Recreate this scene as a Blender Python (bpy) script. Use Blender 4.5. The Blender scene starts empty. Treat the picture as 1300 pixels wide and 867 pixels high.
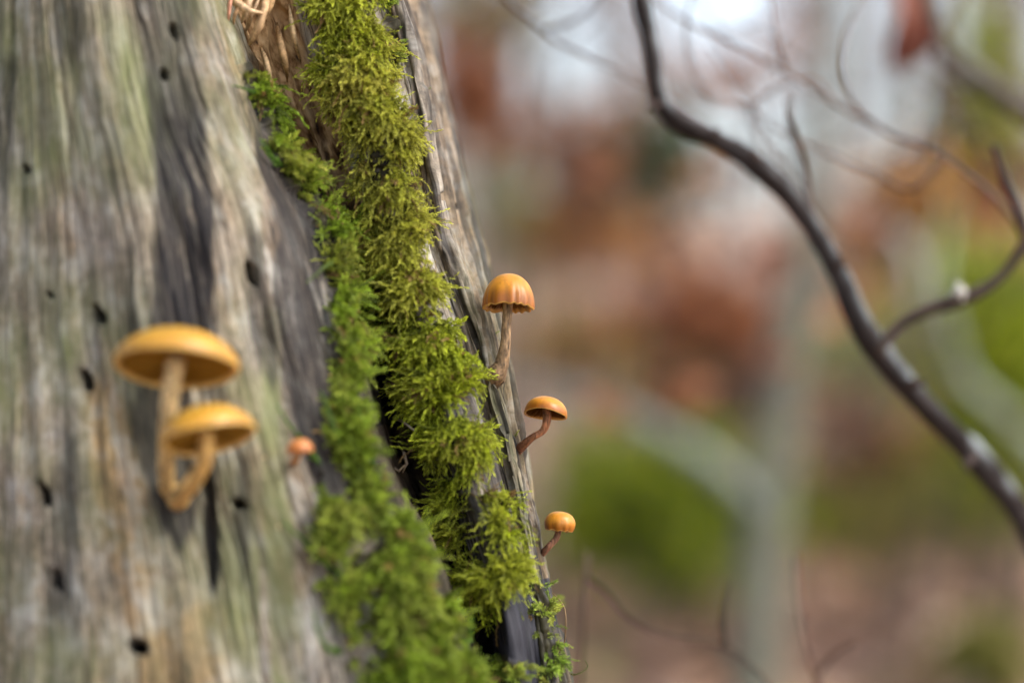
import bpy, math, random
import numpy as np
from mathutils import Vector, Matrix

sc = bpy.context.scene
RNG = np.random.default_rng(7)
random.seed(7)

# ------------------------------------------------------------------ camera
CZ = 0.60                       # camera height above the forest floor
cam_d = bpy.data.cameras.new('camera')
cam = bpy.data.objects.new('camera', cam_d)
sc.collection.objects.link(cam)
cam.location = (0, 0, CZ)
cam.rotation_euler = (math.radians(90), 0, 0)
cam_d.sensor_width = 36
cam_d.lens = 72
cam_d.clip_start = 0.02
cam_d.clip_end = 900
cam_d.dof.use_dof = True
cam_d.dof.focus_distance = 0.497
cam_d.dof.aperture_fstop = 3.9
sc.camera = cam

# ------------------------------------------------------------------ light
SUN_EL, SUN_AZ = math.radians(48), math.radians(112)   # azimuth from +Y towards +X: to the right
world = bpy.data.worlds.new('World')
sc.world = world
world.use_nodes = True
wn, wl = world.node_tree.nodes, world.node_tree.links
wn.clear()
sky = wn.new('ShaderNodeTexSky')
sky.sky_type = 'NISHITA'
sky.sun_disc = False
sky.sun_elevation = SUN_EL
sky.sun_rotation = SUN_AZ
sky.dust_density = 4.0
sky.ozone_density = 1.0
sky.air_density = 1.0
hs = wn.new('ShaderNodeHueSaturation')
hs.inputs['Saturation'].default_value = 0.65
bg = wn.new('ShaderNodeBackground')
bg.inputs['Strength'].default_value = 0.13
wo = wn.new('ShaderNodeOutputWorld')
wl.new(sky.outputs[0], hs.inputs['Color'])
wl.new(hs.outputs[0], bg.inputs['Color'])
wl.new(bg.outputs[0], wo.inputs['Surface'])
sun_d = bpy.data.lights.new('sun', 'SUN')
sun_d.energy = 1.0
sun_d.angle = math.radians(14)
sun_d.color = (1.0, 0.96, 0.9)
sun = bpy.data.objects.new('sun', sun_d)
sc.collection.objects.link(sun)
sdir = Vector((math.sin(SUN_AZ) * math.cos(SUN_EL), math.cos(SUN_AZ) * math.cos(SUN_EL), math.sin(SUN_EL)))
sun.rotation_euler = sdir.to_track_quat('Z', 'Y').to_euler()
sun.location = (2, -3, 5)

sc.view_settings.view_transform = 'Standard'
sc.view_settings.look = 'None'
sc.view_settings.exposure = 1.85
sc.view_settings.gamma = 1.0

# ------------------------------------------------------------------ helpers
K = 0.5 / 1300.0
def P(px, py, D):
    """a point at the depth D metres in front of the lens, from its place in the photograph"""
    return Vector(((px - 650) * K * D, D, CZ - (py - 433.5) * K * D))

def tag(o, label=None, cat=None, group=None, kind=None):
    if label: o['label'] = label
    if cat: o['category'] = cat
    if group: o['group'] = group
    if kind: o['kind'] = kind
    return o

def link(name, data, parent=None):
    o = bpy.data.objects.new(name, data)
    sc.collection.objects.link(o)
    if parent is not None:
        o.parent = parent
        o.matrix_parent_inverse = Matrix.Translation(-Vector(parent.location))
    return o

def empty(name, loc):
    o = bpy.data.objects.new(name, None)
    o.empty_display_size = 0.01
    sc.collection.objects.link(o)
    o.location = loc
    return o

def mesh_np(name, V, F, mat, parent=None, col=None, uv=None, smooth=True, attrs=None):
    """V (n,3); F list of arrays (m,3) or (m,4); col (n,3|4) point colour; uv (n,2) per vertex"""
    V = np.asarray(V, dtype=np.float32)
    if not isinstance(F, (list, tuple)): F = [F]
    F = [np.asarray(f, dtype=np.int32) for f in F if len(f)]
    me = bpy.data.meshes.new(name)
    me.vertices.add(len(V))
    me.vertices.foreach_set('co', V.ravel())
    loops = np.concatenate([f.ravel() for f in F])
    tot = np.concatenate([np.full(len(f), f.shape[1], dtype=np.int32) for f in F])
    start = np.concatenate([[0], np.cumsum(tot)[:-1]]).astype(np.int32)
    me.loops.add(len(loops))
    me.loops.foreach_set('vertex_index', loops)
    me.polygons.add(len(tot))
    me.polygons.foreach_set('loop_start', start)
    me.polygons.foreach_set('loop_total', tot)
    me.polygons.foreach_set('use_smooth', np.full(len(tot), smooth, dtype=bool))
    me.update(calc_edges=True)
    def addcol(nm, c):
        c = np.asarray(c, dtype=np.float32)
        if c.shape[1] == 3: c = np.concatenate([c, np.ones((len(c), 1), np.float32)], 1)
        a = me.color_attributes.new(nm, 'FLOAT_COLOR', 'POINT')
        a.data.foreach_set('color', c.ravel())
    if col is not None: addcol('col', col)
    for nm, c in (attrs or {}).items(): addcol(nm, c)
    if uv is not None:
        u = me.uv_layers.new(name='grain')
        u.data.foreach_set('uv', np.asarray(uv, dtype=np.float32)[loops].ravel())
    me.materials.append(mat)
    return link(name, me, parent)

_perm = np.random.default_rng(3).permutation(512)
_val = np.random.default_rng(4).random(512) * 2 - 1
def vnoise(x, y, seed=0):
    x = np.asarray(x, float); y = np.asarray(y, float)
    xi = np.floor(x).astype(int); yi = np.floor(y).astype(int)
    xf = x - xi; yf = y - yi
    u = xf * xf * xf * (xf * (xf * 6 - 15) + 10); v = yf * yf * yf * (yf * (yf * 6 - 15) + 10)
    def h(a, b): return _val[_perm[(_perm[(a + seed * 37) & 511] + b) & 511]]
    return (h(xi, yi) * (1 - u) + h(xi + 1, yi) * u) * (1 - v) + (h(xi, yi + 1) * (1 - u) + h(xi + 1, yi + 1) * u) * v
def fbm(x, y, seed=0, o=4, g=0.5):
    s = 0; a = 1; t = 0
    for i in range(o):
        s = s + a * vnoise(x * 2 ** i, y * 2 ** i, seed + i * 5); t += a; a *= g
    return s / t
def sstep(a, b, x):
    t = np.clip((x - a) / (b - a), 0, 1); return t * t * (3 - 2 * t)

def pchip(xk, yk, x):
    """monotone cubic through knots; yk (n, ...)"""
    xk = np.asarray(xk, float); yk = np.asarray(yk, float)
    h = np.diff(xk); sh = (-1,) + (1,) * (yk.ndim - 1)
    d = np.diff(yk, axis=0) / h.reshape(sh)
    m = np.zeros_like(yk); m[0] = d[0]; m[-1] = d[-1]
    w1 = (2 * h[1:] + h[:-1]).reshape(sh); w2 = (h[1:] + 2 * h[:-1]).reshape(sh)
    with np.errstate(divide='ignore', invalid='ignore'):
        mm = (w1 + w2) / (w1 / d[:-1] + w2 / d[1:])
    m[1:-1] = np.where(d[:-1] * d[1:] > 0, mm, 0)
    i = np.clip(np.searchsorted(xk, x) - 1, 0, len(xk) - 2)
    t = ((x - xk[i]) / h[i]).reshape(sh); hh = h[i].reshape(sh)
    return ((2 * t**3 - 3 * t**2 + 1) * yk[i] + (t**3 - 2 * t**2 + t) * hh * m[i]
            + (-2 * t**3 + 3 * t**2) * yk[i + 1] + (t**3 - t**2) * hh * m[i + 1])

def crom(pts, n):
    """centripetal-ish smooth curve through points, n samples"""
    pts = np.array([list(p) for p in pts], float)
    L = np.concatenate([[0], np.cumsum(np.linalg.norm(np.diff(pts[:, :3], axis=0), axis=1))])
    m = np.zeros_like(pts)
    for i in range(len(pts)):
        a, b = max(i - 1, 0), min(i + 1, len(pts) - 1)
        m[i] = (pts[b] - pts[a]) / max(L[b] - L[a], 1e-9)
    x = np.linspace(0, L[-1], n)
    i = np.clip(np.searchsorted(L, x) - 1, 0, len(L) - 2)
    h = (L[i + 1] - L[i])[:, None]; t = (x - L[i])[:, None] / h
    return ((2 * t**3 - 3 * t**2 + 1) * pts[i] + (t**3 - 2 * t**2 + t) * h * m[i]
            + (-2 * t**3 + 3 * t**2) * pts[i + 1] + (t**3 - t**2) * h * m[i + 1])

def tube(pts, rad, n=24, seg=10, bump=0.0, seed=0, bfreq=30.0):
    """tapered closed tube along points; rad at the points. returns V, [F4, F3], t"""
    pr = np.concatenate([np.array([list(p) for p in pts], float), np.array(rad, float)[:, None]], 1)
    c = crom(pr, n); pos = c[:, :3]; r = np.maximum(c[:, 3], 1e-5)
    T = np.gradient(pos, axis=0); T /= np.linalg.norm(T, axis=1)[:, None] + 1e-12
    N = np.zeros_like(T); a = np.array([0.3, 1, 0.2]); a = a - T[0] * a.dot(T[0]); N[0] = a / np.linalg.norm(a)
    for i in range(1, n):
        a = N[i - 1] - T[i] * N[i - 1].dot(T[i]); N[i] = a / np.linalg.norm(a)
    B = np.cross(T, N)
    ang = np.linspace(0, 2 * math.pi, seg, endpoint=False)
    S = np.concatenate([[0], np.cumsum(np.linalg.norm(np.diff(pos, axis=0), axis=1))])
    A, SS = np.meshgrid(ang, S)
    rr = r[:, None] * np.ones_like(A)
    if bump: rr = rr * (1 + bump * fbm(np.cos(A) * 1.7 + SS * bfreq, np.sin(A) * 1.7 + 9 + SS * bfreq * .3, seed, 3))
    V = pos[:, None] + rr[..., None] * (np.cos(A)[..., None] * N[:, None] + np.sin(A)[..., None] * B[:, None])
    V = V.reshape(-1, 3)
    i, j = np.meshgrid(np.arange(n - 1), np.arange(seg), indexing='ij')
    j2 = (j + 1) % seg
    F4 = np.stack([i * seg + j, i * seg + j2, (i + 1) * seg + j2, (i + 1) * seg + j], -1).reshape(-1, 4)
    V = np.concatenate([V, pos[:1] - T[:1] * r[0] * .3, pos[-1:] + T[-1:] * r[-1] * .5])
    k0, k1 = n * seg, n * seg + 1
    jj = np.arange(seg); j2 = (jj + 1) % seg
    F3 = np.concatenate([np.stack([np.full(seg, k0), j2, jj], -1),
                         np.stack([np.full(seg, k1), (n - 1) * seg + jj, (n - 1) * seg + j2], -1)])
    t = np.concatenate([np.repeat(np.linspace(0, 1, n), seg), [0, 1]])
    return V, [F4, F3], t

class Bag:
    """collects pieces into one mesh"""
    def __init__(s): s.V = []; s.F = {3: [], 4: []}; s.C = []; s.n = 0
    def add(s, V, F, C=None):
        V = np.asarray(V, float)
        if not isinstance(F, (list, tuple)): F = [F]
        for f in F:
            f = np.asarray(f)
            if len(f): s.F[f.shape[1]].append(f + s.n)
        s.V.append(V); s.n += len(V)
        if C is None: C = (1, 1, 1)
        C = np.asarray(C, float)
        if C.ndim == 1: C = np.tile(C, (len(V), 1))
        s.C.append(C)
    def build(s, name, mat, parent=None, smooth=True):
        F = [np.concatenate(f) for f in s.F.values() if f]
        return mesh_np(name, np.concatenate(s.V), F, mat, parent, col=np.concatenate(s.C), smooth=smooth)

# ------------------------------------------------------------------ materials
def new_mat(name):
    m = bpy.data.materials.new(name); m.use_nodes = True
    nt = m.node_tree; nt.nodes.clear()
    out = nt.nodes.new('ShaderNodeOutputMaterial')
    return m, nt, out
def nd(nt, typ, **kw):
    n = nt.nodes.new(typ)
    for k, v in kw.items():
        if k.startswith('i_'):
            key = k[2:].replace('_', ' ')
            n.inputs[key].default_value = v
        else: setattr(n, k, v)
    return n
def ramp(nt, fac, stops):
    r = nt.nodes.new('ShaderNodeValToRGB')
    e = r.color_ramp.elements
    while len(e) < len(stops): e.new(0.5)
    for q, (p, c) in zip(e, stops):
        q.position = p; q.color = (c[0], c[1], c[2], 1) if hasattr(c, '__len__') else (c, c, c, 1)
    nt.links.new(fac, r.inputs[0]); return r.outputs[0]
def mix(nt, fac, a, b, mode='MIX'):
    m = nt.nodes.new('ShaderNodeMix'); m.data_type = 'RGBA'; m.blend_type = mode
    for s, v in ((0, fac), (6, a), (7, b)):
        if hasattr(v, 'links'): nt.links.new(v, m.inputs[s])
        else: m.inputs[s].default_value = v if s == 0 else (v[0], v[1], v[2], 1)
    return m.outputs[2]
def noise(nt, vec, scale, detail=4, rough=.55, dist=0.0):
    n = nt.nodes.new('ShaderNodeTexNoise')
    n.inputs['Scale'].default_value = scale; n.inputs['Detail'].default_value = detail
    n.inputs['Roughness'].default_value = rough; n.inputs['Distortion'].default_value = dist
    if vec is not None: nt.links.new(vec, n.inputs['Vector'])
    return n.outputs['Fac']
def mapping(nt, vec, scale, loc=(0, 0, 0)):
    m = nt.nodes.new('ShaderNodeMapping'); m.inputs['Scale'].default_value = scale; m.inputs['Location'].default_value = loc
    nt.links.new(vec, m.inputs['Vector']); return m.outputs[0]
def math_n(nt, op, a, b=None):
    m = nt.nodes.new('ShaderNodeMath'); m.operation = op
    for i, v in enumerate((a, b)):
        if v is None: continue
        if hasattr(v, 'links'): nt.links.new(v, m.inputs[i])
        else: m.inputs[i].default_value = v
    return m.outputs[0]

def wood_material():
    m, nt, out = new_mat('weathered_stump_wood'); L = nt.links
    uv = nd(nt, 'ShaderNodeUVMap', uv_map='grain').outputs[0]
    at = nd(nt, 'ShaderNodeAttribute', attribute_name='mask')
    sp = nd(nt, 'ShaderNodeSeparateColor'); L.new(at.outputs['Color'], sp.inputs[0])
    dark, green, rot = sp.outputs
    at2 = nd(nt, 'ShaderNodeAttribute', attribute_name='mask2')
    sp2 = nd(nt, 'ShaderNodeSeparateColor'); L.new(at2.outputs['Color'], sp2.inputs[0])
    char, under, tan = sp2.outputs
    fine = noise(nt, mapping(nt, uv, (1300, 42, 1)), 1, 5, .65, .08)
    mid = noise(nt, mapping(nt, uv, (270, 26, 1), (3, 5, 0)), 1, 6, .70, .08)
    broad = noise(nt, mapping(nt, uv, (85, 22, 1), (7, 1, 0)), 1, 6, .68, .12)
    blot = noise(nt, mapping(nt, uv, (60, 30, 1), (1, 9, 0)), 1, 5, .6, .3)
    speck = noise(nt, mapping(nt, uv, (900, 320, 1), (5, 9, 0)), 1, 4, .7, .2)
    patch = noise(nt, mapping(nt, uv, (150, 75, 1), (8, 2, 0)), 1, 6, .72, .2)
    crack = noise(nt, mapping(nt, uv, (330, 9, 1), (2, 4, 0)), 1, 3, .5, .15)
    base = ramp(nt, mid, [(.30, (.055, .046, .036)), (.42, (.155, .13, .10)), (.54, (.27, .235, .185)), (.68, (.46, .43, .37))])
    warm = ramp(nt, broad, [(.36, (.25, .225, .20)), (.5, (.27, .215, .15)), (.64, (.30, .19, .095))])
    st2 = noise(nt, mapping(nt, uv, (600, 60, 1), (13, 2, 0)), 1, 6, .72, .06)
    base = mix(nt, .5, base, ramp(nt, st2, [(.32, (.035, .028, .022)), (.43, (.145, .118, .088)), (.52, (.27, .23, .175)), (.64, (.52, .48, .41))]))
    c = mix(nt, .38, base, warm)
    c = mix(nt, math_n(nt, 'MULTIPLY', tan, .75), c, (.33, .20, .08))
    fl = ramp(nt, fine, [(.34, .34), (.5, .95), (.66, 1.35)])
    c = mix(nt, 1.0, c, fl, 'MULTIPLY')
    c = mix(nt, 1.0, c, ramp(nt, speck, [(.30, .45), (.5, 1.0), (.70, 1.5)]), 'MULTIPLY')
    c = mix(nt, ramp(nt, patch, [(.49, 0), (.64, .7)]), c, (.52, .51, .46))
    c = mix(nt, ramp(nt, patch, [(.30, .7), (.44, 0)]), c, (.055, .045, .036))
    c = mix(nt, ramp(nt, crack, [(.485, 0), (.5, .8), (.515, 0)]), c, (.03, .025, .02))
    gf = math_n(nt, 'MULTIPLY', green, ramp(nt, blot, [(.35, 0), (.62, 1)]))
    c = mix(nt, gf, c, (.14, .16, .06))
    # rotten wood: ochre with dark pits
    pit = noise(nt, mapping(nt, uv, (700, 170, 1)), 1, 4, .6, .2)
    rc = ramp(nt, pit, [(.33, (.045, .022, .009)), (.42, (.26, .145, .06)), (.55, (.56, .37, .19)), (.75, (.72, .53, .31))])
    c = mix(nt, rot, c, rc)
    dn = ramp(nt, mid, [(.34, (.005, .0045, .006)), (.55, (.015, .0135, .016)), (.74, (.085, .076, .066))])
    wear = ramp(nt, mix(nt, .5, st2, mid), [(.44, 1.0), (.54, .82), (.63, .30)])     # the grain wears through the stain
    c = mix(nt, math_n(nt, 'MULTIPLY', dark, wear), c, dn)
    c = mix(nt, math_n(nt, 'MULTIPLY', dark, .55), c, mix(nt, 1.0, c, fl, 'MULTIPLY'))
    cn = ramp(nt, fine, [(.35, (.006, .006, .010)), (.60, (.022, .022, .032)), (.78, (.12, .115, .13))])
    c = mix(nt, char, c, cn)
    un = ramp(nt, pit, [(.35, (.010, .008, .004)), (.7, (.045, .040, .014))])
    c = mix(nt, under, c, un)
    bs = nd(nt, 'ShaderNodeBsdfPrincipled')
    L.new(c, bs.inputs['Base Color'])
    rg = nd(nt, 'ShaderNodeMapRange'); L.new(char, rg.inputs[0]); rg.inputs[3].default_value = .78; rg.inputs[4].default_value = .5
    L.new(rg.outputs[0], bs.inputs['Roughness'])
    bs.inputs['Specular IOR Level'].default_value = .3
    bp = nd(nt, 'ShaderNodeBump'); bp.inputs['Strength'].default_value = .55; bp.inputs['Distance'].default_value = .0007
    hsum = math_n(nt, 'ADD', fine, math_n(nt, 'MULTIPLY', pit, math_n(nt, 'MULTIPLY', rot, 1.5)))
    L.new(hsum, bp.inputs['Height']); L.new(bp.outputs[0], bs.inputs['Normal'])
    L.new(bs.outputs[0], out.inputs[0]); return m

def attr_material(name, rough=.7, transl=0.0, spec=.3, noise_scale=None, noise_amt=.3, bump=0.0, sss=0.0, coat=0.0, scale3=None):
    """surface coloured by the mesh's own 'col' attribute with procedural variation"""
    m, nt, out = new_mat(name); L = nt.links
    at = nd(nt, 'ShaderNodeAttribute', attribute_name='col')
    c = at.outputs['Color']; nz = None
    if noise_scale:
        tc = nd(nt, 'ShaderNodeTexCoord').outputs['Object']
        if scale3: tc = mapping(nt, tc, scale3)
        nz = noise(nt, tc, noise_scale, 5, .6)
        c = mix(nt, 1.0, c, ramp(nt, nz, [(.3, 1 - noise_amt), (.7, 1 + noise_amt)]), 'MULTIPLY')
    bs = nd(nt, 'ShaderNodeBsdfPrincipled')
    L.new(c, bs.inputs['Base Color']); bs.inputs['Roughness'].default_value = rough
    bs.inputs['Specular IOR Level'].default_value = spec
    if coat: bs.inputs['Coat Weight'].default_value = coat; bs.inputs['Coat Roughness'].default_value = .3
    if sss:
        bs.inputs['Subsurface Weight'].default_value = sss
        bs.inputs['Subsurface Radius'].default_value = (1, .45, .12); bs.inputs['Subsurface Scale'].default_value = .003
    if bump and nz is not None:
        bp = nd(nt, 'ShaderNodeBump'); bp.inputs['Strength'].default_value = .5; bp.inputs['Distance'].default_value = bump
        L.new(nz, bp.inputs['Height']); L.new(bp.outputs[0], bs.inputs['Normal'])
    if transl:
        tr = nd(nt, 'ShaderNodeBsdfTranslucent'); L.new(c, tr.inputs[0])
        ms = nd(nt, 'ShaderNodeMixShader'); ms.inputs[0].default_value = transl
        L.new(bs.outputs[0], ms.inputs[1]); L.new(tr.outputs[0], ms.inputs[2]); L.new(ms.outputs[0], out.inputs[0])
    else: L.new(bs.outputs[0], out.inputs[0])
    return m

M = {}
M['wood'] = wood_material()
M['moss'] = attr_material('moss_leaves', .55, .35, .35)
M['cap'] = attr_material('mushroom_cap', .38, 0, .45, 900, .10, .00012, .15)
M['gill'] = attr_material('mushroom_gills', .65, .5, .2)
M['stem'] = attr_material('mushroom_stem', .6, 0, .3, 1500, .45, .0004, .15, scale3=(1, 1, .28))
M['splinter'] = attr_material('rotten_splinter', .8, 0, .2, 800, .45, .0003)
M['straw'] = attr_material('dry_straw', .6, .2, .3, 500, .2)
M['bark'] = attr_material('smooth_bark', .6, 0, .35, 90, .45, .002)
M['twigbark'] = attr_material('twig_bark', .8, 0, .25, 160, .5, .001)
M['leaf'] = attr_material('leaves', .6, .4, .3)
M['litter'] = attr_material('leaf_litter', .7, .1, .3)

# ground
def ground_material():
    m, nt, out = new_mat('forest_floor'); L = nt.links
    tc = nd(nt, 'ShaderNodeTexCoord').outputs['Object']
    a = noise(nt, tc, 9, 6, .65); b = noise(nt, tc, .8, 4, .6)
    c = ramp(nt, a, [(.3, (.06, .035, .024)), (.5, (.22, .13, .095)), (.7, (.40, .28, .22))])
    c = mix(nt, ramp(nt, b, [(.52, 0), (.66, .7)]), c, (.10, .105, .03))
    bs = nd(nt, 'ShaderNodeBsdfPrincipled'); L.new(c, bs.inputs['Base Color']); bs.inputs['Roughness'].default_value = .9
    bp = nd(nt, 'ShaderNodeBump'); bp.inputs['Strength'].default_value = .7; bp.inputs['Distance'].default_value = .03
    L.new(a, bp.inputs['Height']); L.new(bp.outputs[0], bs.inputs['Normal'])
    L.new(bs.outputs[0], out.inputs[0]); return m
M['ground'] = ground_material()

# ------------------------------------------------------------------ ground
GK = [(-40, 0), (0, 0), (4.5, 0), (6, -.02), (8, .10), (14, .62), (25, 1.7), (60, 4.4), (120, 8), (400, 20)]
def gz(x, y):
    x = np.asarray(x, float); y = np.asarray(y, float)
    g = np.interp(y, [k[0] for k in GK], [k[1] for k in GK])
    f = np.clip((np.hypot(x, y) - 1.2) / 4, 0, 1)
    return g + f * (.06 * fbm(x * .7, y * .7, 21, 3) + .012 * np.clip(np.abs(y), 0, 30) * fbm(x * .11 + 5, y * .11, 22, 3)) + .012 * fbm(x * 4, y * 4, 23, 3)
gx = np.sign(np.linspace(-1, 1, 161)) * np.abs(np.linspace(-1, 1, 161)) ** 2.6 * 300
gy = np.concatenate([-np.linspace(1, .0, 30) ** 2.4 * 200, np.linspace(0, 1, 150)[1:] ** 2.6 * 380])
GX, GY = np.meshgrid(gx, gy)
V = np.stack([GX, GY, gz(GX, GY)], -1).reshape(-1, 3)
nx_ = len(gx); i, j = np.meshgrid(np.arange(len(gy) - 1), np.arange(nx_ - 1), indexing='ij')
F = np.stack([i * nx_ + j, i * nx_ + j + 1, (i + 1) * nx_ + j + 1, (i + 1) * nx_ + j], -1).reshape(-1, 4)
tag(mesh_np('ground', V, F, M['ground']), 'forest floor rising gently to a wooded slope', None, None, 'structure')

# ------------------------------------------------------------------ the stump
YS = np.array([0, 145, 290, 430, 580, 720, 867.])
E  = np.array([278, 330, 400, 440, 487, 555, 605.])
S  = np.array([538, 570, 604, 637, 664, 687, 719.])
cols = []   # (px at YS, depth at YS)
def c(px, D): cols.append((np.broadcast_to(np.asarray(px, float), (7,)), np.broadcast_to(np.asarray(D, float), (7,))))
flare = np.array([.010, .006, .002, 0, -.003, -.006, -.010])
c(100, .76)
c(-330, .66 + flare)
c(-420, .53 + flare)
c(-190, .472 + flare)
c(E * 0.0, .455 + flare)
c(E * .33, .449 + flare)
c(E * .62, .451 + flare)
c(E * .86, .460 + flare * .8)
c(E, [.486, .484, .480, .475, .470, .465, .460])
c(E + 7, [.492, .494, .493, .492, .486, .482, .476])
c([300, 352, 425, 478, 510, 577, 622], [.497, .500, .506, .522, .520, .512, .502])
c([365, 408, 452, 505, 534, 596, 636], [.495, .501, .505, .517, .513, .500, .490])
c([430, 470, 500, 545, 588, 630, 662], [.492, .489, .488, .488, .485, .481, .477])
c([490, 524, 546, 588, 634, 664, 692], [.503, .500, .499, .498, .496, .492, .487])
c([500, 535, 558, 604, 646, 674, 700], [.501, .498, .496, .494, .493, .491, .487])
c([516, 550, 580, 620, 655, 681, 711], [.520, .515, .510, .502, .499, .496, .491])
c(S, [.565, .552, .535, .516, .509, .504, .499])
c(S - 6, [.61, .60, .585, .57, .56, .56, .56])
c([440, 460, 500, 520, 540, 560, 580], [.70, .70, .69, .68, .68, .68, .69])
c(100, .76)
NC = len(cols)
CPX = np.array([q[0] for q in cols]); CD = np.array([q[1] for q in cols])       # (NC,7)
segn = [8, 8, 10, 34, 76, 66, 56, 50, 10, 18, 36, 36, 34, 10, 26, 64, 12, 8, 8]
assert len(segn) == NC - 1
uk = np.concatenate([np.linspace(k, k + 1, n, endpoint=False) for k, n in enumerate(segn)])   # closed
py = np.linspace(-45, 915, 640)
# extend the control rows linearly above and below the frame
YE = np.concatenate([[-60], YS, [930]])
def ext(A):
    lo = A[:, 0] + (A[:, 0] - A[:, 1]) * 60 / 145; hi = A[:, -1] + (A[:, -1] - A[:, -2]) * 63 / 147
    return np.concatenate([lo[:, None], A, hi[:, None]], 1)
RPX = pchip(YE, ext(CPX).T, py); RD = pchip(YE, ext(CD).T, py)                  # (rows, NC)
GPX = pchip(np.arange(NC), RPX.T, uk).T; GD = pchip(np.arange(NC), RD.T, uk).T  # (rows, cols)
NU, NV = len(uk), len(py)
PY = np.repeat(py[:, None], NU, 1)
# gentle wander so that edges are never ruler straight
GPX = GPX + sstep(3, 4, uk)[None] * (1 - sstep(17, 18, uk))[None] * (3.0 * fbm(PY / 60, uk[None] * 1.1 + 0 * PY, 31, 3))
GD = GD + .0035 * fbm(PY / 210, uk[None] * 1.3 + 0 * PY, 32, 3) * sstep(3, 5, uk)[None] * (1 - sstep(14, 16, uk))[None]
G = np.stack([(GPX - 650) * K * GD, GD, CZ - (PY - 433.5) * K * GD], -1)
# grain coordinates: metres across (along the middle row) and along
mid_row = G[NV // 2]
um = np.concatenate([[0], np.cumsum(np.linalg.norm(np.diff(mid_row, axis=0), axis=1))])
UM = np.repeat(um[None], NV, 0); VM = G[..., 2]
# the grain meanders with height
UMg = UM + .0009 * fbm(VM * 14, UM * 9, 40, 3)

def band(rows, x=GPX, y=PY, soft=5.0, amp=7.0, seed=50, scale=14.0):
    r = np.array(rows, float)
    a = np.interp(y, r[:, 0], r[:, 1]); b = np.interp(y, r[:, 0], r[:, 2])
    m = np.minimum(x - a, b - x) + amp * fbm(x / scale, y / scale, seed, 3)
    m = sstep(-soft, soft, m) * (y > r[0, 0]) * (y < r[-1, 0])
    return m
front = ((uk > 3.2) & (uk < 16.6))[None] * np.ones_like(PY)

mossA = band([(-60, 398, 468), (0, 402, 464), (60, 416, 474), (110, 430, 486), (150, 450, 503), (200, 460, 513), (260, 474, 523),
              (300, 474, 528), (330, 464, 531), (400, 466, 550), (440, 506, 568), (480, 530, 574), (525, 556, 590), (565, 562, 598),
              (600, 566, 612), (640, 582, 622), (690, 594, 636), (725, 602, 646), (765, 610, 632), (775, 622, 630)], seed=51, soft=7, amp=10)
mossB = band([(84, 300, 306), (100, 306, 316), (120, 318, 330), (140, 326, 340), (180, 337, 350), (220, 352, 371), (260, 378, 395),
              (290, 400, 418), (330, 408, 432), (400, 420, 448), (440, 425, 456), (470, 425, 450)], seed=52, soft=4, amp=7)
mossD = band([(445, 426, 440), (500, 424, 446), (550, 414, 450), (600, 408, 458), (640, 404, 484), (700, 410, 522), (760, 428, 552),
              (820, 448, 582), (867, 460, 600), (930, 472, 614)], seed=53, soft=8, amp=10)
mossC = band([(730, 664, 676), (760, 674, 690), (811, 685, 699), (867, 690, 703), (930, 694, 712)], seed=54, soft=3, amp=4)
mossE = band([(830, 612, 640), (850, 605, 660), (930, 600, 670)], seed=55, amp=5)
mossF = band([(-60, 478, 488), (0, 481, 490), (60, 490, 498), (100, 497, 506)], seed=57, amp=2, soft=2)
gate = sstep(-.25, .05, fbm(GPX / 16, PY / 22, 56, 3))
gapA = 1 - .95 * sstep(.08, .24, fbm(GPX / 18, PY / 24, 61, 3)) * (.55 + .45 * sstep(380, 450, PY))
mossA = mossA * gapA
mossD = mossD * (1 - .9 * sstep(.10, .28, fbm(GPX / 22, PY / 30, 62, 3)))
# bare hollow with black shade in the middle of the moss
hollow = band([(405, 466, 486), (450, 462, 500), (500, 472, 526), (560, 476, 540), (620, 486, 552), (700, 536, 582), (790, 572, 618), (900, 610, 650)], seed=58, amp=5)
mossMask = np.maximum.reduce([mossA, mossB, mossD, mossC * 1.0, mossE, mossF]) * front
mossMask = mossMask * (1 - .92 * hollow)

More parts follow.
